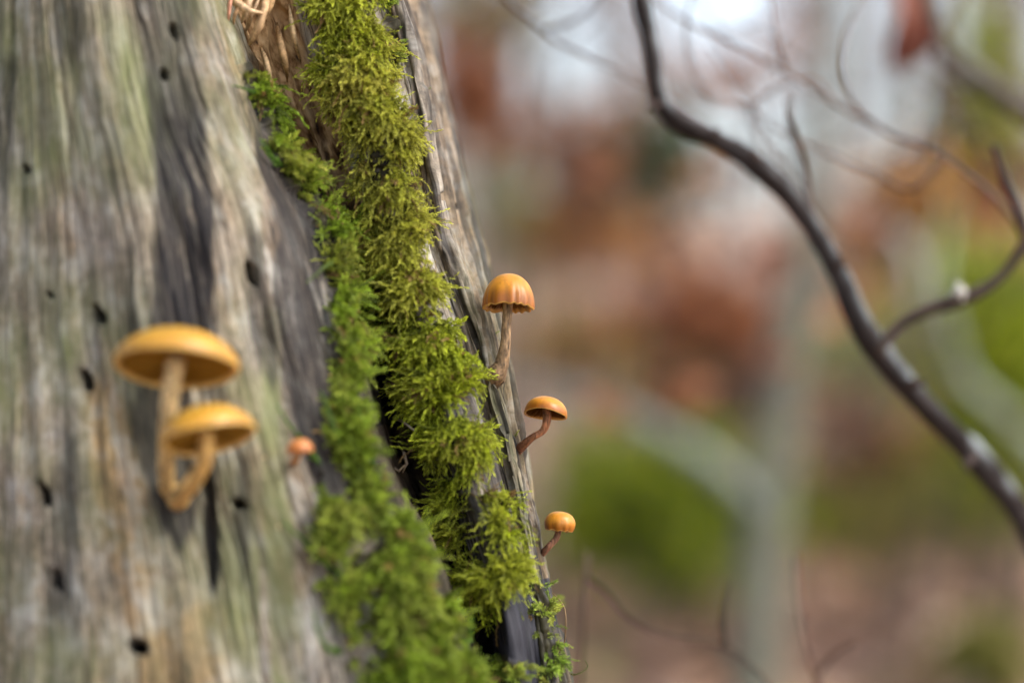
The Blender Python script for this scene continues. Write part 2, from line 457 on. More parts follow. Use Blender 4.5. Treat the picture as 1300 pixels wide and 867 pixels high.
# --- stains, and shade painted behind the mushroom stems, on the old grey face (chart: photograph columns / rows of the resting surface)
def streak(pts, soft=8, amp=9, seed=70, sx=16, sy=70):
    r = np.array([(p[0], p[1] - p[2], p[1] + p[2]) for p in pts], float)
    a = np.interp(PY, r[:, 0], r[:, 1]); b = np.interp(PY, r[:, 0], r[:, 2])
    m = np.minimum(GPX - a, b - GPX) + amp * .8 * fbm(GPX / sx, PY / (sy * 1.8), seed, 4) + amp * .7 * fbm(GPX / 4.5, PY / 60, seed + 2, 3)
    e = np.minimum(PY - r[0, 0], r[-1, 0] - PY) / 40 + .6 * fbm(GPX / 7, PY / 90, seed + 1, 3)
    return sstep(-soft, soft, m) * sstep(-.1, .6, e)
dark = np.maximum.reduce([
    streak([(-200, 196, 32), (0, 205, 34), (140, 222, 36), (290, 236, 40), (420, 232, 40), (470, 225, 30)], seed=71) * (.78 + .25 * sstep(100, 200, PY)),
    streak([(-200, 205, 5), (0, 232, 8), (100, 262, 5), (220, 290, 4)], seed=73) * .5,
    streak([(60, 318, 10), (150, 330, 16), (230, 356, 30), (290, 376, 38), (400, 396, 42), (520, 396, 34), (620, 418, 26), (700, 430, 12)], seed=75) * .92,
    streak([(290, 322, 5), (348, 322, 13), (430, 335, 18), (500, 345, 7)], seed=77) * .8,
    streak([(560, 262, 5), (600, 264, 12), (680, 268, 12), (760, 272, 4)], seed=79, amp=4, soft=4) * 1.0,
    streak([(560, 306, 6), (640, 308, 10), (740, 314, 5)], seed=81, amp=5) * .8,
    streak([(470, 200, 30), (560, 212, 44), (640, 224, 32), (700, 226, 12)], seed=83) * .92,  # brown stain, deepened as painted contact shade behind the mushroom stems
    streak([(540, 92, 8), (620, 88, 20), (760, 74, 14), (800, 72, 8)], seed=85) * .6,
    streak([(-100, 96, 14), (40, 92, 22), (110, 80, 12)], seed=87) * .5,
    streak([(60, 8, 10), (150, 6, 14), (260, 0, 8)], seed=89) * .6,
    streak([(380, 168, 6), (420, 172, 10), (500, 180, 8)], seed=91) * .7,
    sstep(.28, .6, fbm(UMg * 210, VM * 11, 92, 4)) * .5 * (GPX < 430),
]) * front
rightw = sstep(13.2, 13.9, uk)[None] * np.ones_like(PY)
dark = np.maximum(dark, rightw * (.34 + .5 * sstep(-.05, .25, fbm(UMg * 520, VM * 16, 93, 4))))
dark = np.maximum(dark, band([(350, 556, 572), (420, 580, 592), (480, 596, 606), (560, 612, 622), (640, 640, 650)], seed=94, amp=6) * .75)
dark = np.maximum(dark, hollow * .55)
rot = band([(-60, 292, 372), (0, 300, 372), (60, 312, 384), (110, 326, 398), (150, 350, 424), (200, 372, 440), (260, 410, 458), (330, 430, 462)], seed=95, amp=4) * (1 - .0 * PY)
rot = np.maximum(rot, hollow * .55 * (PY > 540)) * front
dark = dark * (1 - .85 * rot * (PY < 130)) 
dark = np.maximum(dark, rot * sstep(150, 260, PY) * .30 * (PY < 400))
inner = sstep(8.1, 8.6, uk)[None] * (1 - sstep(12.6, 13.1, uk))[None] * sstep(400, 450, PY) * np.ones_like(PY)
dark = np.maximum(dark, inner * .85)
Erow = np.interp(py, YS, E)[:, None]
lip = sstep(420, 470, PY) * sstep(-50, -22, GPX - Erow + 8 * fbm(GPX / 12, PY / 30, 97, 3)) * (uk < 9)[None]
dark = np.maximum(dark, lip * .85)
char = band([(735, 590, 690), (790, 606, 700), (867, 622, 706), (930, 640, 715)], seed=96, amp=6)
char = np.maximum(char, band([(440, 470, 500), (480, 480, 520), (540, 490, 520)], seed=97, amp=4) * .8)
char = char * front
green = np.clip(.55 + .8 * fbm(GPX / 130, PY / 150, 99, 3), 0, 1) * (GPX < 330) + rightw * sstep(560, 600, GPX) * .45 * (PY > 200)
green = np.maximum(green, streak([(380, 340, 12), (600, 345, 16), (900, 370, 22)], seed=101) * .8)
tan = np.maximum.reduce([streak([(480, 128, 20), (600, 146, 34), (760, 176, 24), (900, 215, 30)], seed=103) * .9,
                         streak([(-100, 240, 8), (60, 288, 7), (200, 330, 8), (330, 345, 8)], seed=104) * .6,
                         streak([(760, 240, 34), (900, 262, 50)], seed=105) * .8,
                         rightw * sstep(.0, .4, fbm(UMg * 240, VM * 6, 106, 3)) * .5])

# --- relief
disp = .0011 * fbm(UMg * 260, VM * 12, 41, 4) + .0022 * fbm(UMg * 60, VM * 4.5, 42, 4) + .0006 * fbm(UMg * 800, VM * 40, 43, 3)
crk = 1 - np.abs(fbm(UMg * 130, VM * 5, 44, 4)) * 6           # long drying cracks
disp -= .0016 * np.clip(crk, 0, 1) ** 2 * sstep(-.1, .3, fbm(UMg * 40, VM * 12, 45, 2))
disp += rightw * (.0022 * np.sin(UMg * 1500 + 3 * fbm(UMg * 80, VM * 8, 46, 2)) * .45)
disp += rot * (.0016 * fbm(UMg * 500, VM * 90, 47, 4)) - rot * .003 * sstep(.15, .4, fbm(UMg * 220, VM * 60, 48, 3))
disp -= char * .0012 * sstep(0, .3, fbm(UMg * 300, VM * 20, 49, 3))
disp += .00035 * fbm(UMg * 2200, VM * 130, 44, 3) * rightw - .0009 * rightw * sstep(.15, .4, fbm(UMg * 900, VM * 60, 39, 3))
disp += mossMask * (1 - .8 * char) * (.0018 + .0030 * fbm(GPX / 17, PY / 17, 60, 3))
disp -= .0035 * streak([(590, 263, 5), (620, 264, 9), (680, 268, 8), (740, 271, 3)], seed=79, amp=3, soft=4)
for (hx, hy, rx, ry, dp) in [(207, 97, 4.5, 7, 1), (218, 43, 4.5, 9, 1), (33, 215, 4.5, 6, 1), (318, 348, 7, 12, 1.2), (126, 400, 6, 11, 1.1), (111, 483, 6, 12, 1.1),
                         (58, 628, 5.5, 14, 1), (304, 640, 8, 6, 1), (175, 820, 11, 9, 1.2), (72, 735, 8, 14, .5), (64, 375, 3, 5, .6), (560, 250, 2.5, 4, .6), (578, 262, 2, 3, .5)]:
    wob = 1 + .55 * fbm(GPX / 5 + hx, PY / 6, int(hx) % 90, 3)
    d = (((GPX - hx - .25 * (PY - hy)) / rx) ** 2 + ((PY - hy) / ry) ** 2) * wob
    disp -= .009 * dp * np.exp(-(d ** 2)) * front
    dark = np.maximum(dark, np.exp(-(d / 2.2) ** 2) * front)

dU = (np.roll(G, -1, 1) - np.roll(G, 1, 1)); dV = np.gradient(G, axis=0)
N0 = np.cross(dU, dV); N0 /= np.linalg.norm(N0, axis=-1)[..., None] + 1e-12
if N0[NV // 2, 100, 1] > 0: N0 = -N0
G2 = G + N0 * disp[..., None]
# below the frame the wood flares to the ground, above it runs on to a ragged broken top
cen_t = G[0].mean(0); cen_b = G[-1].mean(0)
top = []; n_t = 22
for k in range(n_t, 0, -1):
    t = k / n_t
    r = G2[0].copy(); r[:, :2] = cen_t[:2] + (r[:, :2] - cen_t[:2]) * (1 - .22 * t) + np.array([-.03, .01]) * t
    r[:, 2] = r[:, 2] + t * (.17 + .035 * fbm(um * 25, um * 0, 47, 4) + .02 * fbm(um * 150, um * 0, 48, 3))
    top.append(r)
bot = []; n_b = 26
for k in range(1, n_b + 1):
    t = k / n_b
    r = G2[-1].copy(); fl = 1 + .75 * t ** 2.2 + .12 * t * fbm(um * 8, um * 0 + 3, 49, 2)
    r[:, :2] = cen_b[:2] + (r[:, :2] - cen_b[:2]) * fl[:, None]
    r[:, 2] = r[:, 2] * (1 - t) + (-.04) * t
    bot.append(r)
def extend(A, t0, t1): return np.concatenate([np.repeat(A[:1], n_t, 0) * t0, A, np.repeat(A[-1:], n_b, 0) * t1])
GA = np.concatenate([np.array(top), G2, np.array(bot)])
mask = np.stack([extend(dark, 1, 1), extend(green, 1, 1), extend(rot, 1, .0)], -1)
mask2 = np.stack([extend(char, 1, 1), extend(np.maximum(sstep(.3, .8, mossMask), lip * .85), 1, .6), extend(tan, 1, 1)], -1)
UVa = np.stack([extend(UMg, 1, 1), GA[..., 2]], -1)
NR = len(GA)
i, j = np.meshgrid(np.arange(NR - 1), np.arange(NU), indexing='ij'); j2 = (j + 1) % NU
F4 = np.stack([i * NU + j, (i + 1) * NU + j, (i + 1) * NU + j2, i * NU + j2], -1).reshape(-1, 4)
# sunken rotten top
rings = []
for s_, dz in ((.85, -.02), (.5, -.05), (.0, -.06)):
    r = GA[0].copy(); cc = r.mean(0); r[:, :2] = cc[:2] + (r[:, :2] - cc[:2]) * s_; r[:, 2] = cc[2] + (r[:, 2] - cc[2]) * s_ + dz; rings.append(r)
nv0 = NR * NU; VV = [GA.reshape(-1, 3)]; prev = np.arange(NU); TF = []
for q, r in enumerate(rings):
    idx = nv0 + q * NU + np.arange(NU); VV.append(r)
    TF.append(np.stack([prev, np.roll(prev, -1), np.roll(idx, -1), idx], -1)); prev = idx
VV = np.concatenate(VV)
pad = lambda A, v: np.concatenate([A.reshape(-1, A.shape[-1]), np.tile(np.asarray(v, float), (3 * NU, 1))])
UVp = np.concatenate([UVa.reshape(-1, 2), np.tile(UVa[0], (3, 1)) + .01])
stump = empty('tree_stump', (cen_b[0], cen_b[1], 0))
tag(stump, 'weathered grey tree stump with insect holes, a rotten cleft and a band of moss', 'tree stump')
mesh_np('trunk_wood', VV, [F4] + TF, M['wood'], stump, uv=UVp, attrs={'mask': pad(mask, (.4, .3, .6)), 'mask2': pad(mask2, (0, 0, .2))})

# surface lookup for things that sit on the stump
dU2 = (np.roll(G2, -1, 1) - np.roll(G2, 1, 1)); dV2 = np.gradient(G2, axis=0)
def surf(px, py_, lo=3.2, hi=16.4):
    r = int(np.argmin(np.abs(py - py_)))
    sel = np.where((uk > lo) & (uk < hi))[0]
    k = sel[int(np.argmin(np.abs(GPX[r, sel] - px)))]
    return Vector(G2[r, k]), Vector(N0[r, k])

# ------------------------------------------------------------------ moss
def shoot(rng, nleaf, length, leaf, spread, curl, side=0, wig=.15):
    length *= 1.22; leaf *= 1.08
    """one moss shoot along +Z curling to +X; returns V, F3, shade 0..1"""
    Vs, Fs, Cs = [], [], []; cnt = 0
    def axis(t, L, a0, phi, org):
        th = a0 + curl * t + wig * math.sin(t * 7 + phi * 3)
        return th
    def run(org, d, ref, L, nl, lf, c0):
        nonlocal cnt
        n = 7; pts = [np.array(org, float)]; dirs = []
        dd = np.array(d, float)
        for q in range(n - 1):
            dd = dd + np.array(ref) * curl / n + rng.normal(0, wig / 2, 3); dd /= np.linalg.norm(dd)
            dirs.append(dd.copy()); pts.append(pts[-1] + dd * L / (n - 1))
        pts = np.array(pts); dirs.append(dirs[-1])
        # stem, three sided
        for q in range(n):
            a = np.cross(dirs[q], [.3, .9, .1]); a /= np.linalg.norm(a); b = np.cross(dirs[q], a)
            r = lf * .11 * (1 - .6 * q / n)
            for w in range(3):
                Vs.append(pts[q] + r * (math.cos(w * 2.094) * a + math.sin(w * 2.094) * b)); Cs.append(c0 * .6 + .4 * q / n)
        for q in range(n - 1):
            for w in range(3):
                a0, a1 = cnt + q * 3 + w, cnt + q * 3 + (w + 1) % 3
                Fs.append((a0, a1, a1 + 3)); Fs.append((a0, a1 + 3, a0 + 3))
        cnt += n * 3
        for k in range(nl):
            t = (k + .5) / nl; t = t ** .85
            f = t * (n - 1); q = min(int(f), n - 2); p = pts[q] + (pts[q + 1] - pts[q]) * (f - q); D_ = dirs[q]
            a = np.cross(D_, [.3, .9, .1]); a /= np.linalg.norm(a); b = np.cross(D_, a)
            ph = k * 2.4 + rng.normal(0, .3)
            o = math.cos(ph) * a + math.sin(ph) * b
            sp = spread * (1 - .75 * t ** 2.5) * rng.uniform(.8, 1.2)
            ld = D_ * math.cos(sp) + o * math.sin(sp); ld /= np.linalg.norm(ld)
            sd = np.cross(ld, o); sd /= np.linalg.norm(sd) + 1e-9; up = np.cross(sd, ld)
            l = lf * rng.uniform(.75, 1.2) * (1 - .35 * t); w = l * .21
            tipb = -up * l * rng.uniform(-.05, .22) * (1 if spread > .7 else 0)
            Vs.extend([p, p + ld * l * .4 + sd * w + up * w * .5, p + ld * l + tipb, p + ld * l * .4 - sd * w + up * w * .5])
            cc = .15 + .6 * t
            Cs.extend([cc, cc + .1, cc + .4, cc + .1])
            Fs.append((cnt, cnt + 1, cnt + 2)); Fs.append((cnt, cnt + 2, cnt + 3)); cnt += 4
        return pts, dirs
    pts, dirs = run((0, 0, 0), (0, 0, 1), (1, 0, 0), length, nleaf, leaf, .1)
    for s_ in range(side):
        q = 1 + (s_ * 4) // max(side, 1); d = dirs[q]
        sg = 1 if s_ % 2 else -1
        dd = d * .55 + np.array([rng.uniform(-.2, .3), sg * .8, 0]); dd /= np.linalg.norm(dd)
        run(pts[q], dd, (1, 0, .3), length * rng.uniform(.28, .45), max(6, int(nleaf * .34)), leaf * .85, .2)
    return np.array(Vs), np.array(Fs), np.clip(np.array(Cs), 0, 1)

rs = np.random.default_rng(11)
feather = [shoot(rs, 14, .0048, .00120, .85, .9, side=2) for _ in range(7)]
tufty = [shoot(rs, 18, .0036, .00140, .95, .6) for _ in range(7)]
stringy = [shoot(rs, 18, .0066, .0010, .38, 1.7, wig=.55) for _ in range(8)]
star = [shoot(rs, 16, .0026, .0015, 1.15, .3) for _ in range(6)]

def moss_field(name, label, mask_, count, kinds, weights, dirfun, palette, size=(.7, 1.3), seed=1, lift=0.0):
    rng = np.random.default_rng(seed)
    area = np.linalg.norm(np.cross(dU2, dV2), axis=-1)
    cl_n = fbm(UM * 300, VM * 260, seed + 200, 3); clump = .015 + 1.1 * sstep(-.20, .20, cl_n)
    prob = (mask_ ** 1.5 * area * clump).ravel(); prob /= prob.sum()
    idx = rng.choice(len(prob), count, p=prob)
    r, k = np.unravel_index(idx, PY.shape)
    pos = G2[r, k] + (dU2[r, k] * rng.uniform(-.3, .3, (count, 1)) + dV2[r, k] * rng.uniform(-.5, .5, (count, 1)))
    nrm = N0[r, k]; pos = pos + nrm * (lift * rng.random(count)[:, None] - .0004)
    px, pyy = GPX[r, k], PY[r, k]
    flow = dirfun(px, pyy, rng)                                   # (n,3) wanted lean in world space
    z = nrm * rng.uniform(.35, 1.0, (count, 1)) + flow + rng.normal(0, .28, (count, 3))
    z /= np.linalg.norm(z, axis=1)[:, None]
    xr = np.array([0, 0, -1.0]) + rng.normal(0, .6, (count, 3)) + flow * .5
    x = xr - z * (xr * z).sum(1)[:, None]; x /= np.linalg.norm(x, axis=1)[:, None]
    y = np.cross(z, x)
    R = np.stack([x, y, z], -1)
    sz = rng.uniform(size[0], size[1], count) * (.62 + .35 * mask_[r, k] + .5 * sstep(-.1, .35, cl_n[r, k]))
    c0, c1, c2 = [np.array(q) for q in palette(px, pyy, rng)]      # base, tip colours (n,3), brightness var (n,)
    kind = rng.choice(len(kinds), count, p=weights)
    bag = Bag()
    for q, vs in enumerate(kinds):
        var = rng.integers(0, len(vs), count)
        for w, (V, F, C) in enumerate(vs):
            s_ = np.where((kind == q) & (var == w))[0]
            if not len(s_): continue
            VV_ = np.einsum('nij,vj->nvi', R[s_] * sz[s_][:, None, None], V) + pos[s_][:, None]
            FF = F[None] + (np.arange(len(s_)) * len(V))[:, None, None]
            CC = (c0[s_][:, None] * (1 - C)[None, :, None] + c1[s_][:, None] * C[None, :, None]) * c2[s_][:, None, None]
            bag.add(VV_.reshape(-1, 3), FF.reshape(-1, 3), CC.reshape(-1, 3))
    o = bag.build(name, M['moss'], None, smooth=False)
    return tag(o, label, 'moss', None, 'stuff')

def lean(a, b, c_, jit=.25):
    def f(px, py_, rng):
        n = len(px)
        w = np.stack([fbm(px / 26, py_ / 26, 301, 2), fbm(px / 26, py_ / 26, 302, 2) * .5, fbm(px / 26, py_ / 26, 303, 2)], 1) * 1.1
        return np.array([a, b, c_]) + w + rng.normal(0, jit, (n, 3))
    return f
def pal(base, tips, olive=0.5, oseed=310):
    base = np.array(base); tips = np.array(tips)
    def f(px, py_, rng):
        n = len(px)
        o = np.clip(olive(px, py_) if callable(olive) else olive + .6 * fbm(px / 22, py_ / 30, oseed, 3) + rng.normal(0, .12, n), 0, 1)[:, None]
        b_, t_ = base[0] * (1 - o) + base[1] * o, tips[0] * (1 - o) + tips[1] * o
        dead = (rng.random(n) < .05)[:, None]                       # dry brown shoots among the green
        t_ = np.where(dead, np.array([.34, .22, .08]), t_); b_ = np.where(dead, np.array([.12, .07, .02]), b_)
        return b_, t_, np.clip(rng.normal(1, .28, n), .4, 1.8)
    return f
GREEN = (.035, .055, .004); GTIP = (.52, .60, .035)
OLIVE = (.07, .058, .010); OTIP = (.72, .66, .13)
def olv(px, py_):   # stringy olive tone in the upper and middle part of the main band
    return .05 + .45 * sstep(60, 120, py_) * (1 - sstep(300, 420, py_)) + .45 * fbm(px / 20, py_ / 34, 311, 3) + .25 * sstep(8, 40, py_) * (px > 440) * (py_ < 120)
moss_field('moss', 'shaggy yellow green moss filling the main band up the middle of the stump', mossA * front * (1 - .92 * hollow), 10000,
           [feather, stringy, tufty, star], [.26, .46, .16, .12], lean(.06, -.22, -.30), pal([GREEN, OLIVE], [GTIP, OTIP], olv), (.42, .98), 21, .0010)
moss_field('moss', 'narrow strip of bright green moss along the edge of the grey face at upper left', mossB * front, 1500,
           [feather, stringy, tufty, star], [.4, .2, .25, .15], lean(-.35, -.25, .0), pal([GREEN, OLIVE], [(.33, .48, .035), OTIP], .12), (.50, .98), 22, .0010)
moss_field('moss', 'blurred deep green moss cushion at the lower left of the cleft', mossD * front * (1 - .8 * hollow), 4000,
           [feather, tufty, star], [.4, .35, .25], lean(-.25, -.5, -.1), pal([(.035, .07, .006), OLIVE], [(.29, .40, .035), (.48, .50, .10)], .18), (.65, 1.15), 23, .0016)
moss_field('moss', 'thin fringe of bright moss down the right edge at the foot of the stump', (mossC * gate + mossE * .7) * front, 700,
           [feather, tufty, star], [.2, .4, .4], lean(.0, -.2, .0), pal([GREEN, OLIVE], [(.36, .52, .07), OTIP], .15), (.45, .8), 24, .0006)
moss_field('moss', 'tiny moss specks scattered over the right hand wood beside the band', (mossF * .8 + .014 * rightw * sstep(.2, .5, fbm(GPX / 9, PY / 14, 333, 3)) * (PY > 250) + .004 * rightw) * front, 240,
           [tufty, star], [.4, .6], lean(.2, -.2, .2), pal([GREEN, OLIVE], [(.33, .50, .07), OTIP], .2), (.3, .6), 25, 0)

def lone_sprig(pts, label, r=.0009, seed=0, col=((.05, .11, .012), (.20, .38, .05)), leaf=.0019, nl=46):
    rng = np.random.default_rng(seed)
    bag = Bag(); V, F, t = tube(pts, np.linspace(r * .5, r * .2, len(pts)), 16, 5)
    bag.add(V, F, col[0])
    pc = crom([list(p) for p in pts], nl)
    T = np.gradient(pc, axis=0); T /= np.linalg.norm(T, axis=1)[:, None]
    for k in range(nl):
        a = np.cross(T[k], [.2, .9, .1]); a /= np.linalg.norm(a); b = np.cross(T[k], a)
        ph = k * 2.4; o = math.cos(ph) * a + math.sin(ph) * b
        d = T[k] * .8 + o * .6; d /= np.linalg.norm(d); sd = np.cross(d, o); l = leaf * (1.1 - .6 * k / nl) * rng.uniform(.8, 1.2)
        p = pc[k]; bag.add([p, p + d * l * .45 + sd * l * .22, p + d * l, p + d * l * .45 - sd * l * .22], np.array([(0, 1, 2), (0, 2, 3)]),
                           np.array([col[0], col[1], col[1], col[1]]) * rng.uniform(.8, 1.2))
    o = bag.build('moss_sprig', M['moss'], None, smooth=False)
    return tag(o, label, 'moss sprig')
def on(px, py_, off=0.0):
    p, n = surf(px, py_); return p + n * off
lone_sprig([on(402, 592, .002), P(388, 565, .4540), P(368, 540, .4510), P(352, 515, .4500)], 'long dark green moss sprig arching left above the tiny orange mushroom', seed=1)
lone_sprig([on(430, 735, .002), P(410, 712, .4470), P(388, 688, .4430), P(360, 663, .4410)], 'blurred moss sprig reaching left over the grey wood below the tiny orange mushroom', seed=2, r=.0012)
lone_sprig([on(428, 830, .002), P(415, 822, .4370), P(403, 800, .4350), P(398, 778, .4350)], 'blurred moss sprig standing out from the grey wood at the bottom', seed=3, r=.0012)
lone_sprig([on(425, 330), P(410, 340, .4620), P(400, 350, .4600), P(391, 357, .4590)], 'drooping moss sprig hanging over the grey face left of the middle of the moss band', seed=4, col=((.07, .11, .02), (.30, .42, .09)))
lone_sprig([on(350, 215), P(345, 200, .4700), P(338, 188, .4680), P(332, 178, .4670)], 'upright moss sprig at the left of the upper moss strip', seed=5)
lone_sprig([on(330, 120), P(318, 116, .4720), P(308, 112, .4700), P(297, 109, .4700)], 'moss sprig pointing left across the edge of the grey face near the top', seed=6, leaf=.0016)
lone_sprig([on(445, 600), P(432, 560, .4520), P(420, 530, .4500), P(408, 498, .4490)], 'tall pale green moss sprig standing above the lower cushion', seed=7, col=((.06, .13, .02), (.26, .47, .09)))
lone_sprig([on(475, 590), P(465, 560, .4600), P(459, 535, .4580), P(455, 512, .4570)], 'upright moss sprig beside the dark hollow', seed=8, col=((.06, .13, .02), (.26, .47, .09)))
lone_sprig([on(578, 815), P(590, 812, .4620), P(597, 800, .4600), P(599, 786, .4590)], 'blurred moss sprig curling up over the black wood at the bottom', seed=9, r=.0014, leaf=.0022)
lone_sprig([on(455, 440), P(440, 432, .4660), P(424, 415, .4640), P(415, 378, .4630)], 'olive moss sprig at the left of the middle of the moss band', seed=10, col=((.09, .10, .02), (.35, .38, .09)))
lone_sprig([on(716, 850), P(728, 856, .4970), P(738, 853, .4970), P(746, 846, .4980), P(743, 838, .4980)], 'wispy dry moss sprig curling out past the right foot of the stump', seed=12, r=.0006, leaf=.0009, col=((.10, .10, .03), (.24, .24, .10)))

# ------------------------------------------------------------------ mushrooms
def mushroom(label, cap_c, R, H, tilt, yaw, stem_pts, stem_r, prof='dome', flute=0, fl_amp=0.0, cols_=None, stem_cols=None,
             under=.35, seed=0, warp=0.0, ngill=44, cat='mushroom', in_roll=.12, group=None):
    """cap_c: centre of the margin circle; R radius; H dome height; tilt (rx, ry) of the cap axis in radians"""
    rng = np.random.default_rng(seed)
    root = empty('mushroom', stem_pts[0]); tag(root, label, cat, group or 'orange mushrooms growing from the stump')
    Rm = np.array(Matrix.Rotation(tilt[1], 3, 'Y') @ Matrix.Rotation(tilt[0], 3, 'X') @ Matrix.Rotation(yaw, 3, 'Z'))
    nt_, na = 30, 96
    s_ = np.linspace(0, 1, nt_)
    if prof == 'dome':   rr = np.sin(s_ * math.pi * .53) ** .92; zz = np.cos(s_ * math.pi * .53) ; rr /= rr.max()
    elif prof == 'flat': rr = np.sin(s_ * math.pi * .5); zz = np.cos(s_ * math.pi * .5) ** 1.15
    else:                rr = np.sin(s_ * math.pi * .66) ** .85; zz = (np.cos(s_ * math.pi * .66) + .35) / 1.35
    zz = (zz - zz[-1]) / (zz[0] - zz[-1])
    prof_r = list(rr * R); prof_z = list(zz * H); shade = list(s_)
    # rolled margin, then the underside of the flesh
    rl = prof_r[-1]; e = R * in_roll
    for a in np.linspace(.35, math.pi, 6):
        prof_r.append(rl - e * .5 * (1 - math.cos(a)) * .9); prof_z.append(-e * .45 * math.sin(a)); shade.append(1.05 if a < 2.4 else 1.3)
    r_in = prof_r[-1]
    for t in np.linspace(.15, 1, 9):
        prof_r.append(r_in * (1 - t) + R * .10 * t); prof_z.append(H * under * math.sin(t * math.pi / 2)); shade.append(1.5 + t * .3)
    pr, pz, sh = map(np.array, (prof_r, prof_z, shade))
    A = np.linspace(0, 2 * math.pi, na, endpoint=False)
    PR, AA = np.meshgrid(pr, A, indexing='ij'); PZ = np.repeat(pz[:, None], na, 1); SH = np.repeat(sh[:, None], na, 1)
    edge = sstep(.5, 1, np.clip(SH, 0, 1))
    lob = 1 + warp * (.6 * np.sin(AA * 2 + seed) + .4 * np.sin(AA * 3 + 2.1 * seed)) * edge
    PR = PR * lob * (1 + (fl_amp * np.sin(AA * flute + 1.3 * np.sin(AA * 3 + seed) + .8 * np.sin(AA * 5)) * edge if flute else 0))
    if flute: PZ = PZ - R * fl_amp * 1.2 * (1 + np.sin(AA * flute + 1.3 * np.sin(AA * 3 + seed) + .8 * np.sin(AA * 5) + 1)) * sstep(.75, 1, np.clip(SH, 0, 1)) * (SH < 1.6)
    PZ = PZ + R * warp * .55 * np.sin(AA * 2 + seed * 1.7) * edge
    lz = R * .02 * fbm(np.cos(AA) * 2 + PR / R * 2, np.sin(AA) * 2 + 5, seed, 3) * edge
    Vl = np.stack([PR * np.cos(AA), PR * np.sin(AA), PZ + lz], -1)
    Vw = Vl.reshape(-1, 3) @ Rm.T + np.array(cap_c)
    n = len(pr); i, j = np.meshgrid(np.arange(n - 1), np.arange(na), indexing='ij'); j2 = (j + 1) % na
    F4 = np.stack([i * na + j, (i + 1) * na + j, (i + 1) * na + j2, i * na + j2], -1).reshape(-1, 4)
    c_top, c_mid, c_edge, c_rim, c_und = [np.array(q) for q in cols_]
    SHc = np.clip(SH, 0, 2)[..., None]
    C = c_top * (1 - sstep(0, .5, SHc)) + c_mid * sstep(0, .5, SHc) * (1 - sstep(.6, .95, SHc)) + c_edge * sstep(.6, .95, SHc)
    C = np.where(SHc > 1.0, c_rim, C); C = np.where(SHc > 1.4, c_und, C)
    if flute: C = C * (1 - .24 * (.5 - .5 * np.sin(AA * flute + 1.3 * np.sin(AA * 3 + seed) + .8 * np.sin(AA * 5)))[..., None] * sstep(.6, .95, np.clip(SHc, 0, 1)) * (SHc < 1.01))
    C = C * (1 + .18 * fbm(np.cos(AA) * PR / R * 2.4 + 3, np.sin(AA) * PR / R * 2.4, seed + 3, 4) + .08 * fbm(AA * 13, SH * 2, seed + 4, 2))[..., None]
    C = C * (1 + .10 * fbm(AA * 7 + seed, SH * .8, seed + 12, 3) * (SH < 1))[..., None]
    C = C * (1 - .10 * (1 - sstep(.05, .34, SHc)) * (SHc < 1))
    spots = sstep(.34, .46, fbm(np.cos(AA) * PR / R * 9 + 11, np.sin(AA) * PR / R * 9, seed + 6, 3))[..., None] * (SHc < 1)
    C = C * (1 - .14 * spots)
    mesh_np('cap', Vw, F4, M['cap'], root, col=C.reshape(-1, 3))
    # gills: thin radial blades hanging in the hollow
    bag = Bag(); m = 7
    for g in range(ngill):
        a = g / ngill * 2 * math.pi + rng.normal(0, .01)
        lb = 1 + warp * (.6 * math.sin(a * 2 + seed) + .4 * math.sin(a * 3 + 2.1 * seed))
        t = np.linspace(0, 1, m); r0 = R * .13 if g % 2 == 0 else R * .42
        r_ = (r0 + (r_in * lb * .985 - r0) * t)
        tt = 1 - (r_ / max(r_in, 1e-6) - .10) / .9
        ztop = H * under * np.sin(np.clip(tt, 0, 1) * math.pi / 2) + R * .01 + R * warp * .55 * math.sin(a * 2 + seed * 1.7) * t
        dep = R * (.15 if g % 2 == 0 else .09) * np.sin(np.clip(t * .85 + .15, 0, 1) * math.pi) ** .6
        zb = ztop - dep; th = R * .010
        ca, sa = math.cos(a), math.sin(a)
        top_ = np.stack([r_ * ca, r_ * sa, ztop], -1)
        b1 = np.stack([r_ * ca - th * sa, r_ * sa + th * ca, zb], -1); b2 = np.stack([r_ * ca + th * sa, r_ * sa - th * ca, zb], -1)
        Vg = np.concatenate([top_, b1, b2]) @ Rm.T + np.array(cap_c)
        q = np.arange(m - 1)
        Fg = np.concatenate([np.stack([q, q + 1, m + q + 1, m + q], -1), np.stack([q, 2 * m + q, 2 * m + q + 1, q + 1], -1), np.stack([m + q, m + q + 1, 2 * m + q + 1, 2 * m + q], -1)])
        bag.add(Vg, Fg, c_und * rng.uniform(.85, 1.15))
    bag.build('gills', M['gill'], root)
    # stem enters the flesh under the cap
    axis = Rm @ np.array([0, 0, 1.0])
    tip = np.array(cap_c) + axis * H * under * .9
    pts = [np.array(p) for p in stem_pts] + [tip]
    V, F, t = tube(pts, list(stem_r) + [stem_r[-1] * 1.05], 120, 36, .12, seed, 700)
    s0, s1 = [np.array(q) for q in stem_cols]
    tt = t[:, None] ** .8; nz = fbm(V[:, 0] * 3600 + V[:, 1] * 2600, V[:, 2] * 700, seed + 9, 3)[:, None]
    Cst = (s0 * (1 - tt) + s1 * tt) * (1 + 1.1 * nz)
    mesh_np('stem', V, F, M['stem'], root, col=np.clip(Cst, 0, 1))
    return root

